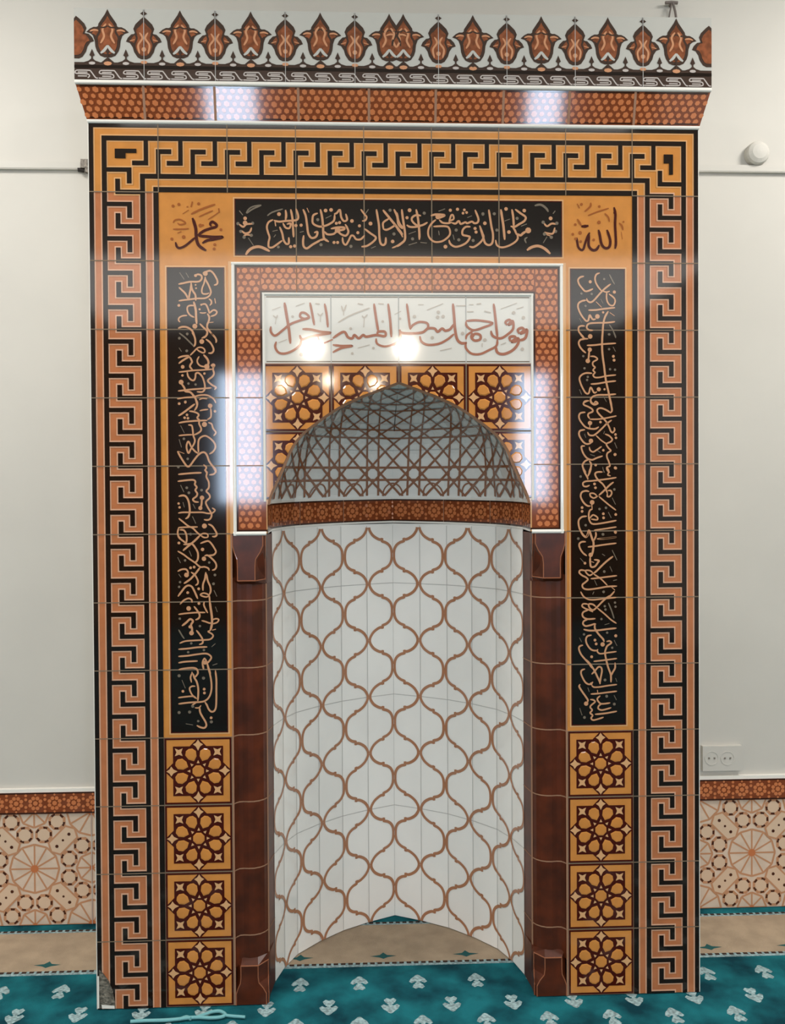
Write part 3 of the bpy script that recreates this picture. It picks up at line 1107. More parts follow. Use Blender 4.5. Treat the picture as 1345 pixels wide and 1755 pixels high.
# --- star tiles
def star_tile(b, cx, cz, relief=True, size=0.98, rise=0.012):
    s = size
    def q(pts): return [(cx + p[0] * s, cz + p[1] * s) for p in pts]
    b.rect(cx - 0.5, cz - 0.5, cx + 0.5, cz + 0.5, 'dark_grout', 0.0)
    b.poly(q([(-.5, -.5), (.5, -.5), (.5, .5), (-.5, .5)]), 'ochre_glaze', L1)
    for u0, v0, u1, v1 in ((-.5, -.5, .5, -.472), (-.5, .472, .5, .5), (-.5, -.472, -.472, .472), (.472, -.472, .5, .472)):
        b.poly(q([(u0, v0), (u1, v0), (u1, v1), (u0, v1)]), 'maroon_line', L2)
    b.poly(q([(-.375, -.375), (.375, -.375), (.375, .375), (-.375, .375)]), 'maroon_line', L2 + .0004)
    b.poly(q([(0, -.5), (.5, 0), (0, .5), (-.5, 0)]), 'maroon_line', L2 + .0008)
    def raised(pts, m, k=0.8, h0=L3, h1=None):
        h1 = L3 + rise if h1 is None else h1
        P = q(pts)
        mx = sum(p[0] for p in P) / len(P); mz = sum(p[1] for p in P) / len(P)
        if not relief:
            b.poly(P, m, L3); return
        I = [(mx + (p[0] - mx) * k, mz + (p[1] - mz) * k) for p in P]
        n = len(P)
        b.poly(I, m, h1)
        for i in range(n):
            j = (i + 1) % n
            b.poly3([(*P[i], h0), (*P[j], h0), (*I[j], h1), (*I[i], h1)], m)
    for k in range(8):
        a = math.pi / 8 + math.pi / 4 * k
        c, sn = math.cos(a), math.sin(a)
        pet = [(0.162, 0), (0.215, -0.066), (0.29, -0.088), (0.345, -0.052), (0.358, 0), (0.345, 0.052), (0.29, 0.088), (0.215, 0.066)]
        pet = [(0.262 + (r - 0.26) * 1.03, t * 0.98) for r, t in pet]
        raised([(r * c - t * sn, r * sn + t * c) for r, t in pet], 'ochre_glaze')
        a2 = math.pi / 4 * k
        tri = [(0.118, -0.022), (0.165, 0.0), (0.118, 0.022)]
        b.poly(q([(r * math.cos(a2) - t * math.sin(a2), r * math.sin(a2) + t * math.cos(a2)) for r, t in tri]), 'pale_glaze', L3)
    raised([(0.092 * math.cos(math.pi / 8 + math.pi / 4 * k), 0.092 * math.sin(math.pi / 8 + math.pi / 4 * k)) for k in range(8)], 'ochre_glaze')
    for k in range(4):
        a = math.pi / 2 * k
        def rt(p, a=a): return (p[0] * math.cos(a) - p[1] * math.sin(a), p[0] * math.sin(a) + p[1] * math.cos(a))
        for P8 in ([(0.318, 0), (0.372, -0.026), (0.402, -0.066), (0.424, -0.028), (0.466, 0), (0.424, 0.028), (0.402, 0.066), (0.372, 0.026)],
                   [(0.236, 0.236), (0.285, 0.256), (0.340, 0.236), (0.318, 0.288), (0.340, 0.340), (0.288, 0.318), (0.236, 0.340), (0.256, 0.285)]):
            c8 = (sum(p[0] for p in P8) / 8, sum(p[1] for p in P8) / 8)
            P8 = [(c8[0] + (p[0] - c8[0]) * 1.14, c8[1] + (p[1] - c8[1]) * 1.14) for p in P8]
            for m8 in range(8):
                b.poly(q([rt(c8), rt(P8[m8]), rt(P8[(m8 + 1) % 8])]), 'pale_glaze', L3)
for x, side in ((1.5, 'left'), (7.5, 'right')):
    for i in range(4):
        b = PB(); star_tile(b, x, i + 0.5, relief=True, rise=0.003)
        part(b, 'star_tile', 'ochre eight-pointed star tile of the %s stack' % side)

# --- pointed arch outline (half width at height z), measured on both sides
ARCH_L = [(459, 856), (475, 814), (492, 773.6), (512.5, 747.6), (533, 732.7), (551.5, 719.7), (574, 703), (598, 690), (626, 677), (654, 665.8), (683.5, 655.5)]
ARCH_R = [(908, 853), (897.5, 833), (886, 814.5), (875, 788), (864, 759), (853, 742), (834, 725), (810, 708.5), (784, 692), (754, 679), (717, 666), (683.7, 656)]
ZS, ZA = 7.42, 9.235
_hw = sorted([(at(*p)[1], abs(at(*p)[0] - 4.497)) for p in ARCH_L + ARCH_R])
def half_w(z):
    ws = []
    for side in (ARCH_L, ARCH_R):
        P = sorted((at(*p)[1], abs(at(*p)[0] - 4.497)) for p in side)
        P = [(ZS, 1.955)] + [q for q in P if q[0] > ZS + 0.03 and q[0] < ZA - 0.02] + [(ZA, 0.0)]
        for i in range(len(P) - 1):
            if P[i][0] <= z <= P[i + 1][0]:
                t = (z - P[i][0]) / (P[i + 1][0] - P[i][0])
                ws.append(P[i][1] + t * (P[i + 1][1] - P[i][1])); break
    return sum(ws) / len(ws)
ZL = [ZS + (ZA - ZS) * (1 - (1 - k / 26.0) ** 1.35) for k in range(27)]
WLv = [max(0.0, half_w(z)) for z in ZL]
WLv = [WLv[0]] + [(WLv[i - 1] + 2 * WLv[i] + WLv[i + 1]) / 4 for i in range(1, 21)] + WLv[21:26] + [0.0]   # even out the reading noise
def convex_hull(P):
    P = sorted(set(P))
    def half(pts):
        h = []
        for p in pts:
            while len(h) > 1 and (h[-1][0] - h[-2][0]) * (p[1] - h[-2][1]) - (h[-1][1] - h[-2][1]) * (p[0] - h[-2][0]) <= 0: h.pop()
            h.append(p)
        return h
    lo, up_ = half(P), half(P[::-1])
    return lo[:-1] + up_[:-1]
HOLE = [(4.5 - w, z) for w, z in zip(WLv, ZL)] + [(4.5 + w, z) for w, z in zip(WLv, ZL)] + [(4.5 - 1.955, 6.9), (4.5 + 1.955, 6.9)]
HOLE = convex_hull([(round(x, 4), round(z, 4)) for x, z in HOLE])
for i, (cx, cz) in enumerate(((3.0, 9.0), (4.0, 9.0), (5.0, 9.0), (6.0, 9.0), (3.0, 8.0), (6.0, 8.0))):
    b = PB(hole=HOLE)
    star_tile(b, cx, cz)
    part(b, 'spandrel_tile', 'ochre star tile cut by the curve of the arch')

# --- brown border around the arch, white pencil trims
b = PB(hole=HOLE)
b.rect(2.0, 7.0, 7.0, 11.0, 'ochre_edge', -0.001)
for r in ((2.05, 7.0, 2.53, 10.99), (6.475, 7.0, 6.95, 10.99), (2.53, 10.5, 6.475, 10.99)):
    b.rect(*r, 'brown_glaze', L1)
dk = 0.026
for r in ((2.095, 7.03, 2.095 + dk, 10.94), (6.905 - dk, 7.03, 6.905, 10.94), (2.095, 10.94 - dk, 6.905, 10.94),
          (2.465, 7.5, 2.465 + dk, 10.56), (6.535 - dk, 7.5, 6.535, 10.56), (2.465, 10.545, 6.535, 10.545 + dk),
          (2.095, 7.03, 2.55, 7.03 + dk), (6.45, 7.03, 6.905, 7.03 + dk)):
    b.rect(*r, 'brown_edge', L2)
def mosaic(u0, v0, u1, v1):               # staggered cells between thin brown joints
    nv = max(1, round((v1 - v0) / 0.092)); pv_ = (v1 - v0) / nv
    nu = max(1, round((u1 - u0) / 0.105)); pu_ = (u1 - u0) / nu
    for r in range(nv):
        for c in range(nu + (1 if r % 2 else 0)):
            u = u0 + (c + (0.0 if r % 2 else 0.5)) * pu_
            v = v0 + (r + 0.5) * pv_
            k = 0.040 + 0.006 * math.sin(c * 2.3 + r * 1.7)
            a0 = 0.52 + 0.3 * math.sin(c * 1.1 + r * 2.9)
            P = [(min(max(u + 1.08 * k * math.cos(a0 + math.pi / 3 * t), u0), u1), v + k * math.sin(a0 + math.pi / 3 * t)) for t in range(6)]
            b.poly(P, 'brown_dot', L2)
mosaic(2.13, 7.07, 2.46, 10.91); mosaic(6.54, 7.07, 6.87, 10.91); mosaic(2.48, 10.585, 6.52, 10.91)
for x in (3, 4, 5, 6): b.rect(x - 0.008, 10.5, x + 0.008, 11.0, 'brown_grout', L3)
for z in (8, 9, 10):
    b.rect(2.1, z - 0.008, 2.5, z + 0.008, 'brown_grout', L3); b.rect(6.5, z - 0.008, 6.9, z + 0.008, 'brown_grout', L3)
part(b, 'arch_border', 'brown rosette border around the arch')
def pencil(b, u0, v0, u1, v1, m='white_edge', d=0.022):
    # half-round edge strip
    if abs(u1 - u0) > abs(v1 - v0):
        c = (v0 + v1) / 2; r = abs(v1 - v0) / 2
        pr = [(c + r * math.cos(math.pi * k / 6), d * math.sin(math.pi * k / 6) + 0.001) for k in range(7)]
        for i in range(6):
            b.poly3([(u0, pr[i][0], pr[i][1]), (u0, pr[i + 1][0], pr[i + 1][1]), (u1, pr[i + 1][0], pr[i + 1][1]), (u1, pr[i][0], pr[i][1])], m)
    else:
        c = (u0 + u1) / 2; r = abs(u1 - u0) / 2
        pr = [(c + r * math.cos(math.pi * k / 6), d * math.sin(math.pi * k / 6) + 0.001) for k in range(7)]
        for i in range(6):
            b.poly3([(pr[i][0], v0, pr[i][1]), (pr[i][0], v1, pr[i][1]), (pr[i + 1][0], v1, pr[i + 1][1]), (pr[i + 1][0], v0, pr[i + 1][1])], m)
b = PB()
pencil(b, 2.045, 6.97, 2.095, 10.985); pencil(b, 6.905, 6.97, 6.955, 10.985); pencil(b, 2.045, 10.94, 6.955, 10.99)
pencil(b, 2.045, 6.97, 2.53, 7.03); pencil(b, 6.47, 6.97, 6.955, 7.03)
pencil(b, 2.492, 7.47, 2.532, 10.54); pencil(b, 6.468, 7.47, 6.508, 10.54); pencil(b, 2.492, 10.5, 6.508, 10.545)
part(b, 'edge_trim', 'white half-round trim of the arch border')

# --- white inscription panel
b = PB()
b.rect(2.53, 9.5, 6.47, 10.5, 'panel_white', L1)
for z in (10.485, 9.535): b.rect(2.55, z - 0.012, 6.45, z + 0.004, 'grey_ink', L2)
for x in (3.5, 4.5, 5.5): b.rect(x - 0.007, 9.5, x + 0.007, 10.5, 'pale_grout', L2)
b.rect(2.53, 9.49, 6.47, 9.505, 'brown_grout', L3)
for x, d in W_STROKES: ink(b, x, 500, 250 / 1345.0, d, 'red_ink', 'soft_ink', L3)
part(b, 'inscription_panel', 'white panel with brown calligraphy above the arch')

# --- half dome
LM = [0.0]
for i in range(1, len(ZL)):
    LM.append(LM[-1] + math.hypot((WLv[i] - WLv[i - 1]) * 2.69 / 1.955, ZL[i] - ZL[i - 1]))
LTOT = LM[-1]
def dome_map(u, v, h):
    v = min(max(v, 0), LTOT - 1e-6)
    i = 0
    while LM[i + 1] < v: i += 1
    t = (v - LM[i]) / (LM[i + 1] - LM[i])
    z = ZL[i] + t * (ZL[i + 1] - ZL[i]); w = WLv[i] + t * (WLv[i + 1] - WLv[i])
    x, y, nx, ny = plan_pt(u)
    r = w / 1.955
    p = Vector((4.5 + x * r, y * r, z + 0.03 * y * r))
    d = (Vector((4.5, 0.0, ZS)) - p).normalized()
    return tuple(p + d * h)
b = PB(dome_map)
us = []
for i in range(len(PL) - 1):
    for k in range(2): us.append(PL[i] + (PL[i + 1] - PL[i]) * k / 2 - UC)
us.append(UC)
for i in range(len(us) - 1):
    for j in range(len(LM) - 1):
        b.poly([(us[i], LM[j]), (us[i + 1], LM[j]), (us[i + 1], LM[j + 1]), (us[i], LM[j + 1])], 'white_glaze')
pu = 0.80; pv = 0.90
d = 0.14
def ratio(v):
    i = 0
    v = min(max(v, 0.0), LTOT - 1e-6)
    while LM[i + 1] < v: i += 1
    t = (v - LM[i]) / (LM[i + 1] - LM[i])
    return max(0.02, (WLv[i] + t * (WLv[i + 1] - WLv[i])) / 1.955)
def girih(cu, cv, clip0):
    def seg(a0, b0, a1, b1):
        n = 14
        pts = [(cu + (a0 + (a1 - a0) * k / n) * pu, cv + (b0 + (b1 - b0) * k / n) * pv) for k in range(n + 1)]
        pts = [(p[0] / ratio(p[1]), p[1]) for p in pts if clip0 + 0.05 < p[1] < LTOT - 0.10]
        pts = [p for p in pts if abs(p[0]) <= UC]
        if len(pts) > 1: b.stroke(pts, 0.044, 'girih_ink', 0.010, 1.0, smooth=False)
    for e in (-d, d):
        seg(-.5, e, .5, e); seg(e, -.5, e, .5)
        k = abs(e) * 1.4142
        for sg in (1, -1):
            kk = k if e > 0 else -k
            if kk > 0: seg(kk - .5, sg * .5, .5, sg * (kk - .5))
            else: seg(-.5, sg * (kk + .5), kk + .5, sg * -.5)
    q0, q1 = .5 - d * 1.4142, .40
    for sx in (1, -1):
        for sy in (1, -1):
            seg(sx * .5, sy * q0, sx * q1, sy * q1); seg(sx * q1, sy * q1, sx * q0, sy * .5)
for r in range(4):
    for c in range(-5, 5):
        girih((c + (0.5 if r % 2 == 0 else 0.5)) * pu, 0.52 + r * pv, 0.0)
for k in range(-4, 5):                     # arcs along the springing line
    c = k * pu
    b.stroke([(c + 0.2 * math.cos(math.pi * t / 8), 0.06 + 0.26 * math.sin(math.pi * t / 8)) for t in range(9) if abs(c + 0.2 * math.cos(math.pi * t / 8)) < UC], 0.03, 'girih_ink', 0.010, 1.0)
b.stroke([(0.0, LTOT * (0.45 + 0.54 * k / 12)) for k in range(13)], 0.02, 'brown_edge', 0.012, 1.0, smooth=False)
for vv in (1.0, 1.75, 2.4):
    if vv < LTOT: b.stroke([(-UC + 2 * UC * k / 60, vv) for k in range(61)], 0.010, 'pale_grout', 0.011, 1.0, smooth=False)
part(b, 'half_dome', 'white half dome with brown star lattice')

# --- arris strip where dome meets the wall
b = PB()
prev = None
OUT = [(4.5 - w, z) for w, z in zip(WLv, ZL)] + [(4.5 + w, z) for w, z in list(zip(WLv, ZL))[::-1][1:]]
OI = []
for x, z in OUT:
    vx, vz = 4.5 - x, 7.6 - z; l = math.hypot(vx, vz)
    OI.append((x + vx / l * 0.035, z + vz / l * 0.035))
for i in range(len(OUT) - 1):
    b.raw([(OUT[i][0], -0.006, OUT[i][1]), (OUT[i + 1][0], -0.006, OUT[i + 1][1]), (OI[i + 1][0], 0.03, OI[i + 1][1]), (OI[i][0], 0.03, OI[i][1])], 'brown_grout')
part(b, 'arch_arris', 'thin brown edge along the pointed arch')

# --- rosette frieze and lattice wall of the niche
def frieze_map(u, v, h):
    x, y, nx, ny = plan_pt(u)
    return (4.5 + x + nx * h, y + ny * h, v + 0.03 * y)
b = PB(frieze_map)
def along(b, v0, v1, m, h, ua=-UC, ub=UC):
    cuts = [ua] + [p - UC for p in PL if ua < p - UC < ub] + [ub]
    for i in range(len(cuts) - 1):
        b.poly([(cuts[i], v0), (cuts[i + 1], v0), (cuts[i + 1], v1), (cuts[i], v1)], m, h)
along(b, 7.03, 7.43, 'brown_glaze', 0.006)
along(b, 7.03, 7.055, 'brown_edge', 0.009); along(b, 7.395, 7.42, 'brown_edge', 0.009)
along(b, 7.0, 7.03, 'white_edge', 0.010); along(b, 7.42, 7.45, 'white_edge', 0.010)
dot_strip(b, -UC, UC, 7.225, 0.33, 0.011, False, 0.32)
for k in range(-3, 4):
    if abs(k) < UC: b.poly([(k - 0.006, 7.03), (k + 0.006, 7.03), (k + 0.006, 7.42), (k - 0.006, 7.42)], 'brown_grout', 0.013)
part(b, 'rosette_frieze', 'brown rosette frieze under the dome')

UREV_ = UC - PL[1]
b = PB(niche_map)
along(b, 0.0, 7.06, 'white_glaze', 0.0, -UREV_, UREV_)
for k in range(1, len(PLAN) - 1):
    u = PL[k] - UC
    b.poly([(u - 0.006, 0), (u + 0.006, 0), (u + 0.006, 7.03), (u - 0.006, 7.03)], 'pale_grout', 0.006)
for z in (2.0, 4.0, 6.0): along(b, z - 0.006, z + 0.006, 'pale_grout', 0.004, -UREV_, UREV_)
g = 0.035
QP = [(0.024, 0.5), (0.029, 0.465), (0.046, 0.427), (0.085, 0.372), (0.135, 0.330), (0.20, 0.294), (0.245, 0.282), (0.287, 0.288), (0.278, 0.252), (0.351, 0.228), (0.42, 0.180), (0.460, 0.115), (0.474, 0.05), (0.476, 0.0)]
def quarter(sx, sz): return [(sx * p[0], sz * p[1]) for p in QP]
for c in range(-6, 7):
    for r in range(-1, 8):
        u0 = c * 0.5
        v0 = r + (0.5 if c % 2 else 0.0)
        if c % 2 == 0: continue
        for sx in (1, -1):
            for sz in (1, -1):
                pts = [(u0 + p[0], v0 + p[1]) for p in quarter(sx, sz)]
                pts = [p for p in pts if abs(p[0]) < UREV_ + 0.05 and 0.0 <= p[1] <= 7.02]
                pts = [(max(-UREV_, min(UREV_, p[0])), p[1]) for p in pts]
                if len(pts) > 2: b.stroke(pts, 0.05, 'lattice_ink', 0.008, 1.0, 3)
part(b, 'lattice_wall', 'white niche wall with brown ogee lattice')

# --- engaged columns, one each side of the niche
def column(mirror):
    def X(dx): return 2.02 + dx if not mirror else 6.98 - dx
    side = 'right' if mirror else 'left'
    col = empty('column', (X(0.25), 0, 0)); col.parent = mih
    col.location = W(X(0.25), 0, 0) - W(4.5, 0, 0)
    col['label'] = 'brown glazed column on the %s of the niche' % side
    SH = [(0.0, 0.0), (0.015, 0.035), (0.06, 0.085), (0.12, 0.095), (0.2, 0.085), (0.28, 0.09), (0.36, 0.125), (0.42, 0.18), (0.465, 0.26), (0.475, 0.30), (0.53, 0.62)]
    def loft(b, secs, m):
        for i in range(len(secs) - 1):
            (z0, A), (z1, B) = secs[i], secs[i + 1]
            for k in range(len(A) - 1):
                q = [(X(A[k][0]), A[k][1], z0), (X(A[k + 1][0]), A[k + 1][1], z0), (X(B[k + 1][0]), B[k + 1][1], z1), (X(B[k][0]), B[k][1], z1)]
                b.raw(q if not mirror else q[::-1], m)
    b = PB()
    loft(b, [(0.55, SH), (6.35, SH)], 'column_glaze')
    OF = [(p[0] + 0.004, p[1] - 0.004) for p in SH]
    for z in range(1, 7):
        loft(b, [(z - 0.009, OF), (z + 0.009, OF)], 'brown_grout')
    loft(b, [(0.0, [(-0.02, -0.002), (0.006, -0.004)]), (7.0, [(-0.02, -0.002), (0.006, -0.004)])], 'brown_grout')
    loft(b, [(0.55, [(0.462, 0.245), (0.478, 0.285)]), (6.4, [(0.462, 0.245), (0.478, 0.285)])], 'brown_grout')
    part(b, 'shaft', None, (X(0.25), 0, 0), col)
    def head(w):                            # w 0 at the block, 1 at the neck
        w = min(1.0, w / 0.62); s = w * w * (3 - 2 * w)
        return [(0.0, 0.02 + 0.07 * s), (0.01 + 0.07 * s, 0.0), (0.455 - 0.12 * s, 0.0), (0.485 - 0.02 * s, 0.05 + 0.14 * s), (0.487, 0.26), (0.53, 0.62)]
    neck = [(0.0, 0.10), (0.09, 0.095), (0.32, 0.095), (0.45, 0.20), (0.485, 0.27), (0.53, 0.62)]
    b = PB()
    ws = (0, 0.0, 0.25, 0.5, 0.75, 1.0, 1.0)
    zs = (6.98, 6.82, 6.72, 6.62, 6.52, 6.42, 6.30)
    loft(b, [(z, head(w)) for z, w in zip(zs, ws)] + [(6.24, neck)], 'column_glaze')
    h0 = head(0); b.raw([(X(p[0]), p[1], 6.98) for p in h0], 'column_glaze')
    # scooped facet beside the neck
    fac = [(0.345, 0.045, 6.32), (0.345, 0.045, 6.52), (0.385, 0.04, 6.66), (0.45, 0.06, 6.74), (0.472, 0.12, 6.6), (0.47, 0.17, 6.34)]
    b.raw([(X(p[0]), p[1] - 0.01, p[2]) for p in fac], 'black_line' if False else 'column_glaze')
    def ridge(b, zs_, idx):
        P = []
        for z, w in zip(zs_, ws): 
            p = head(w)[idx]; P.append((X(p[0]), p[1] - 0.003, z))
        P = [P[0]] + [p for i, p in enumerate(P[1:], 1) if math.dist(p, P[i - 1]) > 1e-6]
        b.tube(P, 0.008, 'column_ridge', 6)
    for idx in (1, 2, 3): ridge(b, zs, idx)
    hb = head(1.0)
    b.tube([(X(hb[1][0]), hb[1][1] - 0.004, 6.30), (X(hb[2][0]), hb[2][1] - 0.004, 6.30), (X(hb[3][0]), hb[3][1] - 0.004, 6.31)], 0.009, 'column_ridge', 6)
    part(b, 'capital', None, (X(0.25), 0, 6.3), col)
    b = PB()
    zs2 = (0.0, 0.16, 0.24, 0.32, 0.40, 0.47, 0.58)
    loft(b, [(z, head(w)) for z, w in zip(zs2, ws)] + [(0.66, neck)], 'column_glaze')
    for idx in (1, 2, 3): ridge(b, zs2, idx)
    b.tube([(X(hb[1][0]), hb[1][1] - 0.004, 0.58), (X(hb[2][0]), hb[2][1] - 0.004, 0.58), (X(hb[3][0]), hb[3][1] - 0.004, 0.57)], 0.010, 'column_ridge', 6)
    part(b, 'base', None, (X(0.25), 0, 0), col)
column(False); column(True)

# --- cornice: leaning rosette band and the palmette cresting
PF = 0.13
cor = empty('cornice', (4.5, 0, 13)); cor.parent = mih; cor.location = W(4.5, 0, 13) - W(4.5, 0, 0)
cor['label'] = 'flared tile cornice with palmette cresting'
def lean(u, v, h):                        # u 0..1 over the width, v 0..1 up the slope
    e = 0.14 * v
    sl = math.hypot(PF, 0.53)
    return (-0.01 - e + u * (9.02 + 2 * e), -PF * v - h * 0.53 / sl, 13.0 + 0.53 * v - h * PF / sl)
def lean_n(u, v, h): return lean(u / 9.0, v, h)
b = PB(lean_n)
b.poly([(0, 0), (9, 0), (9, 1), (0, 1)], 'brown_glaze')
for i in range(9):
    b.rect(i + 0.05, 0.115, i + 0.97, 0.15, 'brown_edge', L2); b.rect(i + 0.05, 0.885, i + 0.97, 0.92, 'brown_edge', L2)
n = 80
for i in range(n):
    for r in range(5):
        c = (i + (0.5 if r % 2 else 0.0) + 0.25) * 9.0 / n
        v = 0.5 + (r - 2) * 0.158
        rr = 0.040 + 0.006 * math.sin(i * 2.1 + r)
        b.poly([(c + rr * math.cos(t), v + 1.75 * rr * math.sin(t)) for t in [math.pi / 3 * k + 0.3 for k in range(6)]], 'brown_dot', L2)
for x in (0.82, 1.84, 3.05, 4.08, 5.06, 6.06, 7.04, 8.02):
    b.poly([((x + dx + 0.01 + 0.14 * v) * 9 / (9.02 + 0.28 * v), v) for dx, v in ((-0.018, 0.08), (0.018, 0.08), (0.018, 0.92), (-0.018, 0.92))], 'brown_grout', L3)
pencil(b, 0, -0.02, 9, 0.085); pencil(b, 0, 0.93, 9, 1.03, d=0.03)
for s in (0, 9):                            # closed ends of the flare
    p0, p1 = lean_n(s, 0, 0), lean_n(s, 1, 0)
    b.raw([p0, p1, (p1[0], 0.4, p1[2]), (p0[0], 0.4, p0[2])], 'white_edge')
part(b, 'leaning_band', 'brown rosette band leaning forward', (4.5, 0, 13), cor)
CW0, CW1 = -0.15, 9.15
def crest_map(u, v, h): return (u, -PF - 0.012 - h, v)
b = PB(crest_map)
ZB, ZT = 13.555, 14.58
b.box(CW0, -PF - 0.012, ZB, CW1, -PF + 0.06, ZT, 'crest_ground')
b.box(CW0, -PF + 0.06, ZB, CW1, 0.5, ZB + 0.02, 'white_edge')
def mirror_poly(cx, pts): return [(cx + p[0], p[1]) for p in pts] + [(cx - p[0], p[1]) for p in pts[::-1] if abs(p[0]) > 1e-6]
def tri_fan(pts, c, m, h):
    n = len(pts)
    for i in range(n):
        p, q = pts[i], pts[(i + 1) % n]
        t = [c, p, q]
        t = [(min(max(a[0], CW0), CW1), a[1]) for a in t]
        b.poly(t, m, h)
def palm(cx, pts, lean_=0.0):
    zc = ZB + 0.58
    P = mirror_poly(cx, pts)
    c = (cx, zc)
    tri_fan(P, c, 'crest_dark', L1)
    I = [(c[0] + (p[0] - c[0]) * 0.75, c[1] + (p[1] - c[1]) * 0.82) for p in P]
    tri_fan(I, c, 'crest_brown', L2)
BIG = [(0.0, 1.012), (0.035, 0.94), (0.09, 0.86), (0.13, 0.80), (0.137, 0.755), (0.20, 0.755), (0.25, 0.73), (0.305, 0.680), (0.25, 0.665), (0.21, 0.63), (0.185, 0.56), (0.175, 0.47), (0.155, 0.41), (0.11, 0.345), (0.05, 0.32), (0, 0.32)]
SML = [(0.0, 0.91), (0.05, 0.87), (0.12, 0.80), (0.15, 0.735), (0.125, 0.665), (0.18, 0.655), (0.23, 0.605), (0.255, 0.55), (0.20, 0.53), (0.16, 0.47), (0.14, 0.40), (0.09, 0.325), (0.04, 0.30), (0, 0.30)]
BIG = [(x, ZB + z) for x, z in BIG]; SML = [(x, ZB + z) for x, z in SML]
def big(cx):
    palm(cx, BIG)
    for s in (-1, 1):
        b.stroke([(cx + s * 0.02, ZB + 0.80), (cx + s * 0.07, ZB + 0.72), (cx + s * 0.05, ZB + 0.62), (cx + s * 0.10, ZB + 0.52)], 0.03, 'crest_light', L3, 0.5)
        b.stroke([(cx + s * 0.13, ZB + 0.70), (cx + s * 0.19, ZB + 0.71), (cx + s * 0.25, ZB + 0.69)], 0.025, 'crest_light', L3, 0.5)
        b.stroke([(cx + s * 0.10, ZB + 0.80), (cx + s * 0.05, ZB + 0.86), (cx, ZB + 0.95)], 0.035, 'crest_dark', L3, 0.6)
        b.stroke([(cx + s * 0.145, ZB + 0.76), (cx + s * 0.115, ZB + 0.69), (cx + s * 0.15, ZB + 0.62), (cx + s * 0.165, ZB + 0.54)], 0.03, 'crest_dark', L3, 0.6)
        b.stroke([(cx + s * 0.12, ZB + 0.755), (cx + s * 0.06, ZB + 0.745), (cx, ZB + 0.77)], 0.022, 'crest_dark', L3, 0.6)
        b.stroke([(cx, ZB + 0.49), (cx + s * 0.05, ZB + 0.42), (cx + s * 0.10, ZB + 0.38)], 0.04, 'crest_ground', L3, 0.6)
    b.poly([(cx - 0.03, ZB + 0.40), (cx, ZB + 0.36), (cx + 0.03, ZB + 0.40), (cx, ZB + 0.45)], 'crest_dark', L4)
    b.rect(cx - 0.012, ZB + 0.25, cx + 0.012, ZB + 0.40, 'crest_dark', L4)
    b.poly([(cx - 0.09, ZB + 0.25), (cx + 0.09, ZB + 0.25), (cx + 0.02, ZB + 0.31), (cx - 0.02, ZB + 0.31)], 'crest_dark', L2)
    b.disc(cx, ZB + 0.232, 0.03, 'crest_light', L4, 8, 0, 2.0)
def small(cx):
    palm(cx, SML)
    if CW0 < cx - 0.05 and cx + 0.05 < CW1:
        b.rect(cx - 0.010, ZB + 0.88, cx + 0.010, ZB + 1.01, 'crest_dark', L2)
        b.poly([(cx - 0.05, ZB + 0.955), (cx, ZB + 0.92), (cx + 0.05, ZB + 0.955), (cx, ZB + 0.99)], 'crest_dark', L2)
        for s in (-1, 1):
            b.stroke([(cx + s * 0.06, ZB + 0.68), (cx + s * 0.02, ZB + 0.60), (cx + s * 0.08, ZB + 0.50), (cx + s * 0.06, ZB + 0.38)], 0.028, 'crest_light', L3, 0.5)
            b.stroke([(cx + s * 0.13, ZB + 0.67), (cx + s * 0.10, ZB + 0.60), (cx + s * 0.13, ZB + 0.52), (cx + s * 0.13, ZB + 0.44)], 0.026, 'crest_dark', L3, 0.6)
            b.stroke([(cx + s * 0.13, ZB + 0.58), (cx + s * 0.20, ZB + 0.56)], 0.025, 'crest_light', L3, 0.5)
            b.stroke([(cx + s * 0.11, ZB + 0.74), (cx + s * 0.05, ZB + 0.80), (cx, ZB + 0.86)], 0.03, 'crest_dark', L3, 0.6)
        b.disc(cx, ZB + 0.44, 0.035, 'crest_light', L3, 8)
        b.disc(cx, ZB + 0.255, 0.025, 'crest_light', L3, 8, 0, 2.0)
        b.rect(cx - 0.004, ZB, cx + 0.004, ZT, 'pale_grout', L4)
# centres measured on the photograph
def cu(px, py=80): return at(px, py, -PF)[0]
bigs = [cu(185), cu(309), cu(430), cu(549), cu(667), cu(691), cu(810), cu(927), cu(1041), cu(1158)]
smalls = [cu(131), cu(247), cu(369), cu(489), cu(608), cu(751), cu(868), cu(985), cu(1101), cu(1214)]
# dark ground band under the palmettes with a white scalloped edge
b.rect(CW0, ZB + 0.15, CW1, ZB + 0.25, 'crest_dark', L1)
b.rect(CW0, ZB + 0.165, CW1, ZB + 0.21, 'black_line', L3)
for c in smalls: small(c)
for c in bigs: big(c)
allc = sorted(bigs + smalls)
for i in range(len(allc) - 1):
    m_ = (allc[i] + allc[i + 1]) / 2
    if allc[i + 1] - allc[i] < 0.3: continue
    P = [(m_ - 0.13, ZB + 0.245), (m_ - 0.05, ZB + 0.27), (m_, ZB + 0.31), (m_ + 0.05, ZB + 0.27), (m_ + 0.13, ZB + 0.245)]
    tri_fan(P, (m_, ZB + 0.247), 'crest_dark', L2)
    b.poly([(m_ - 0.038, ZB + 0.35), (m_, ZB + 0.32), (m_ + 0.038, ZB + 0.35), (m_, ZB + 0.44)], 'crest_dark', L2)
    b.rect(m_ - 0.012, ZB + 0.25, m_ + 0.012, ZB + 0.34, 'crest_dark', L2)
    b.disc(m_, ZB + 0.235, 0.022, 'chain_grey', L3, 8, 0, 2.2)
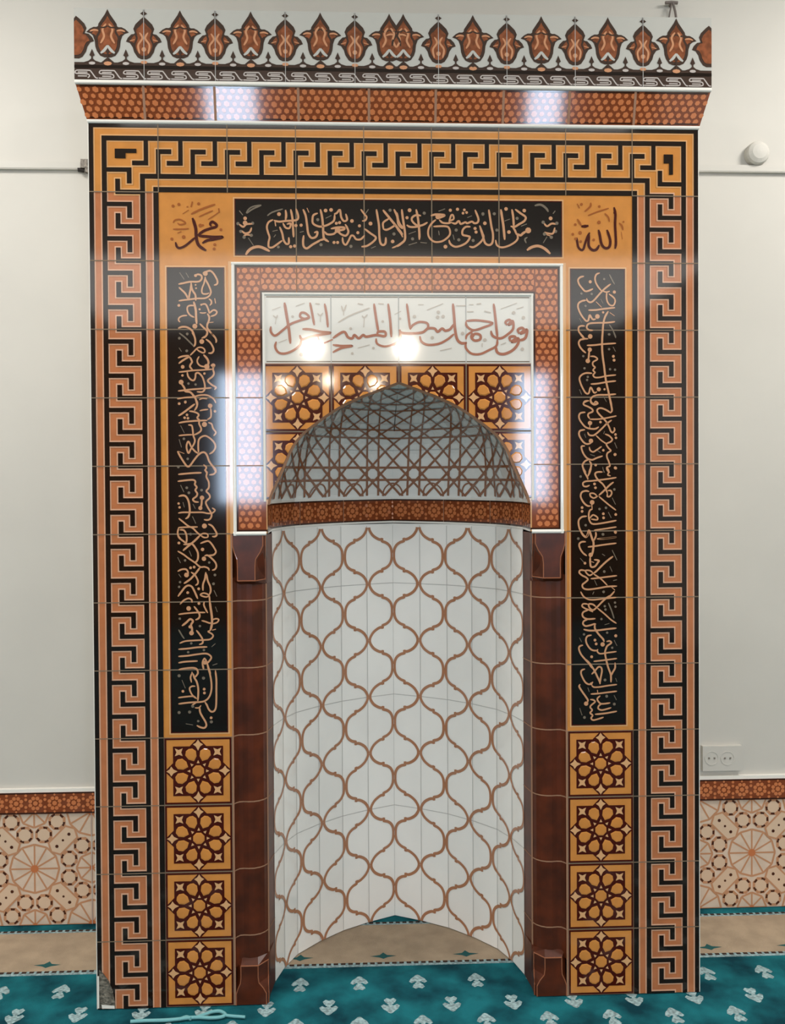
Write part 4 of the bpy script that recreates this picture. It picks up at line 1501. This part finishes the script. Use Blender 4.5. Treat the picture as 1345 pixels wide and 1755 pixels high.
# interlaced chain
b.rect(CW0, ZB, CW1, ZB + 0.155, 'crest_dark', L1)
n = 27; p = (CW1 - CW0) / n
for i in range(n):
    u = CW0 + i * p
    for pts in ([(0.03, .132), (0.20, .132), (0.235, .118), (0.30, .03), (0.335, .022)],
                [(0.05, .105), (0.185, .105)],
                [(0.03, .132), (0.012, .110), (0.03, .086), (0.185, .080), (0.215, .052), (0.19, .024), (0.0, .022)],
                [(0.05, .050), (0.18, .050)]):
        P = [(u + q[0], ZB + q[1]) for q in pts]
        P = [q for q in P if CW0 < q[0] < CW1]
        if len(P) > 1: b.stroke(P, 0.017, 'chain_grey', L2, 0.9, 3)
b.rect(CW0, ZB - 0.03, CW1, ZB, 'white_edge', L1)
part(b, 'palmette_crest', 'upright white tile crest with brown palmettes', (4.5, 0, 13), cor)

# ------------------------------------------------------------------ small things on the walls and the carpet
def trunking(x0, x1, zc, label):
    b = PB()
    b.box(x0, WY - 0.07, zc - 0.065, x1, WY - 0.001, zc + 0.065, 'wall_paint')
    b.box(x0, WY - 0.078, zc - 0.05, x1, WY - 0.07, zc + 0.05, 'wall_paint')
    return tag(b.build('cable_trunking', origin=((x0 + x1) / 2, WY, zc)), label, 'cable trunking', None)
zl = at(100, 286, WY)[1]; zr = at(1240, 291, WY)[1]
xe = at(140, 290, WY)[0]
trunking(-11.9, xe, zl, 'white cable trunking on the wall left of the prayer niche')
trunking(9.05, 20.9, zr, 'white cable trunking on the wall right of the prayer niche')
x, z = at(148, 289, WY)
b = PB()
b.box(x - 0.07, WY - 0.10, z - 0.02, x + 0.07, WY - 0.001, z + 0.13, 'plastic_grey')
b.box(x + 0.0, WY - 0.09, z - 0.09, x + 0.07, WY - 0.001, z - 0.02, 'plastic_grey')
term = tag(b.build('cable_terminal', origin=(x, WY, z)), 'small grey cable terminal at the end of the left trunking', 'cable terminal')
b = PB(); b.tube([(x - 0.02, WY - 0.06, z - 0.06), (x - 0.09, WY - 0.09, z - 0.055), (x - 0.12, WY - 0.10, z - 0.06)], 0.035, 'rubber_black')
b.build('cable_end', term, (x, WY, z))
# round fitting right
x, z = at(1294, 266, WY)
b = PB()
def lathe(b, cx, cy, cz, prof, m, n=24, sx=1.0):
    for i in range(len(prof) - 1):
        for k in range(n):
            a, c = 2 * math.pi * k / n, 2 * math.pi * (k + 1) / n
            (r0, d0), (r1, d1) = prof[i], prof[i + 1]
            b.raw([(cx + sx * r0 * math.cos(a), cy - d0, cz + r0 * math.sin(a)), (cx + sx * r0 * math.cos(c), cy - d0, cz + r0 * math.sin(c)),
                   (cx + sx * r1 * math.cos(c), cy - d1, cz + r1 * math.sin(c)), (cx + sx * r1 * math.cos(a), cy - d1, cz + r1 * math.sin(a))], m)
lathe(b, x, WY - 0.001, z, [(0.21, 0.0), (0.21, 0.10), (0.19, 0.15), (0.13, 0.19), (0.06, 0.205), (0.001, 0.21)], 'wall_paint')
det = tag(b.build('wall_fitting', origin=(x, WY, z), smooth=True), 'round white fitting on the wall above the right trunking', 'wall fitting')
# socket
xa, za = at(1199, 1277, WY); xb, zb = at(1268, 1318, WY)
b = PB(); b.box(xa + 0.02, WY - 0.09, zb, xb, WY - 0.001, za, 'wall_paint')
so = tag(b.build('wall_socket', origin=((xa + xb) / 2, WY, zb)), 'white surface-mounted socket box low on the right wall', 'socket')
for px, py in ((1216, 1297), (1243, 1297)):
    cx, cz = at(px, py, WY)
    b = PB()
    lathe(b, cx, WY - 0.09, cz, [(0.13, 0.0), (0.13, 0.006), (0.115, 0.006), (0.11, -0.01), (0.001, -0.01)], 'wall_paint', 20)
    for e in (-0.05, 0.05): b.box(cx + e - 0.015, WY - 0.10, cz - 0.015, cx + e + 0.015, WY - 0.07, cz + 0.015, 'plastic_grey')
    b.build('socket_outlet', so, ((xa + xb) / 2, WY, zb))
# wire bracket above the crest
b = PB()
def wp(px, py, d=WY - 0.1): q = at(px, py, d); return (q[0], d, q[1])
b.tube([wp(1140, 5), wp(1150, 4), wp(1161, 5)], 0.028, 'wire_grey')
b.tube([wp(1151, 5), wp(1148, 20), wp(1145.5, 36)], 0.014, 'wire_grey')
b.tube([wp(1153, 5), wp(1157, 20), wp(1160, 42)], 0.022, 'wire_grey')
q = at(1151, 5, WY - 0.1)
b.box(q[0] - 0.02, WY - 0.1, q[1] - 0.02, q[0] + 0.02, WY, q[1] + 0.02, 'wire_grey')
tag(b.build('wire_bracket', origin=(q[0], WY, q[1])), 'small grey wire bracket on the wall above the crest', 'bracket')
# cord on the carpet
b = PB()
def cp(zx, zy): q = atf(150 + zx * 0.2454, 1640 + zy * 0.2454); return (q[0], q[1], 0.03)
def smooth3(P, n=6):
    Q = [P[0]] + P + [P[-1]]; out = []
    for i in range(1, len(Q) - 2):
        for k in range(n):
            t = k / n
            out.append(tuple(0.5 * (2 * Q[i][j] + (Q[i + 1][j] - Q[i - 1][j]) * t + (2 * Q[i - 1][j] - 5 * Q[i][j] + 4 * Q[i + 1][j] - Q[i + 2][j]) * t * t + (3 * Q[i][j] - Q[i - 1][j] - 3 * Q[i + 1][j] + Q[i + 2][j]) * t ** 3) for j in range(3)))
    return out + [P[-1]]
b.tube(smooth3([cp(*p) for p in ((300, 466), (400, 460), (520, 457), (620, 450), (700, 440), (780, 436), (860, 440), (930, 434), (962, 416), (925, 394), (870, 398), (820, 416), (760, 436))]), 0.024, 'cord_teal')
b.tube(smooth3([cp(*p) for p in ((955, 420), (1000, 426), (1050, 430), (1100, 434))]), 0.02, 'cord_teal')
b.tube(smooth3([cp(*p) for p in ((640, 450), (690, 434), (720, 446))]), 0.024, 'cord_teal')
q = cp(700, 440)
tag(b.build('cord', origin=(q[0], q[1], 0), smooth=True), 'pale teal cord lying looped on the carpet before the left upright', 'cord')
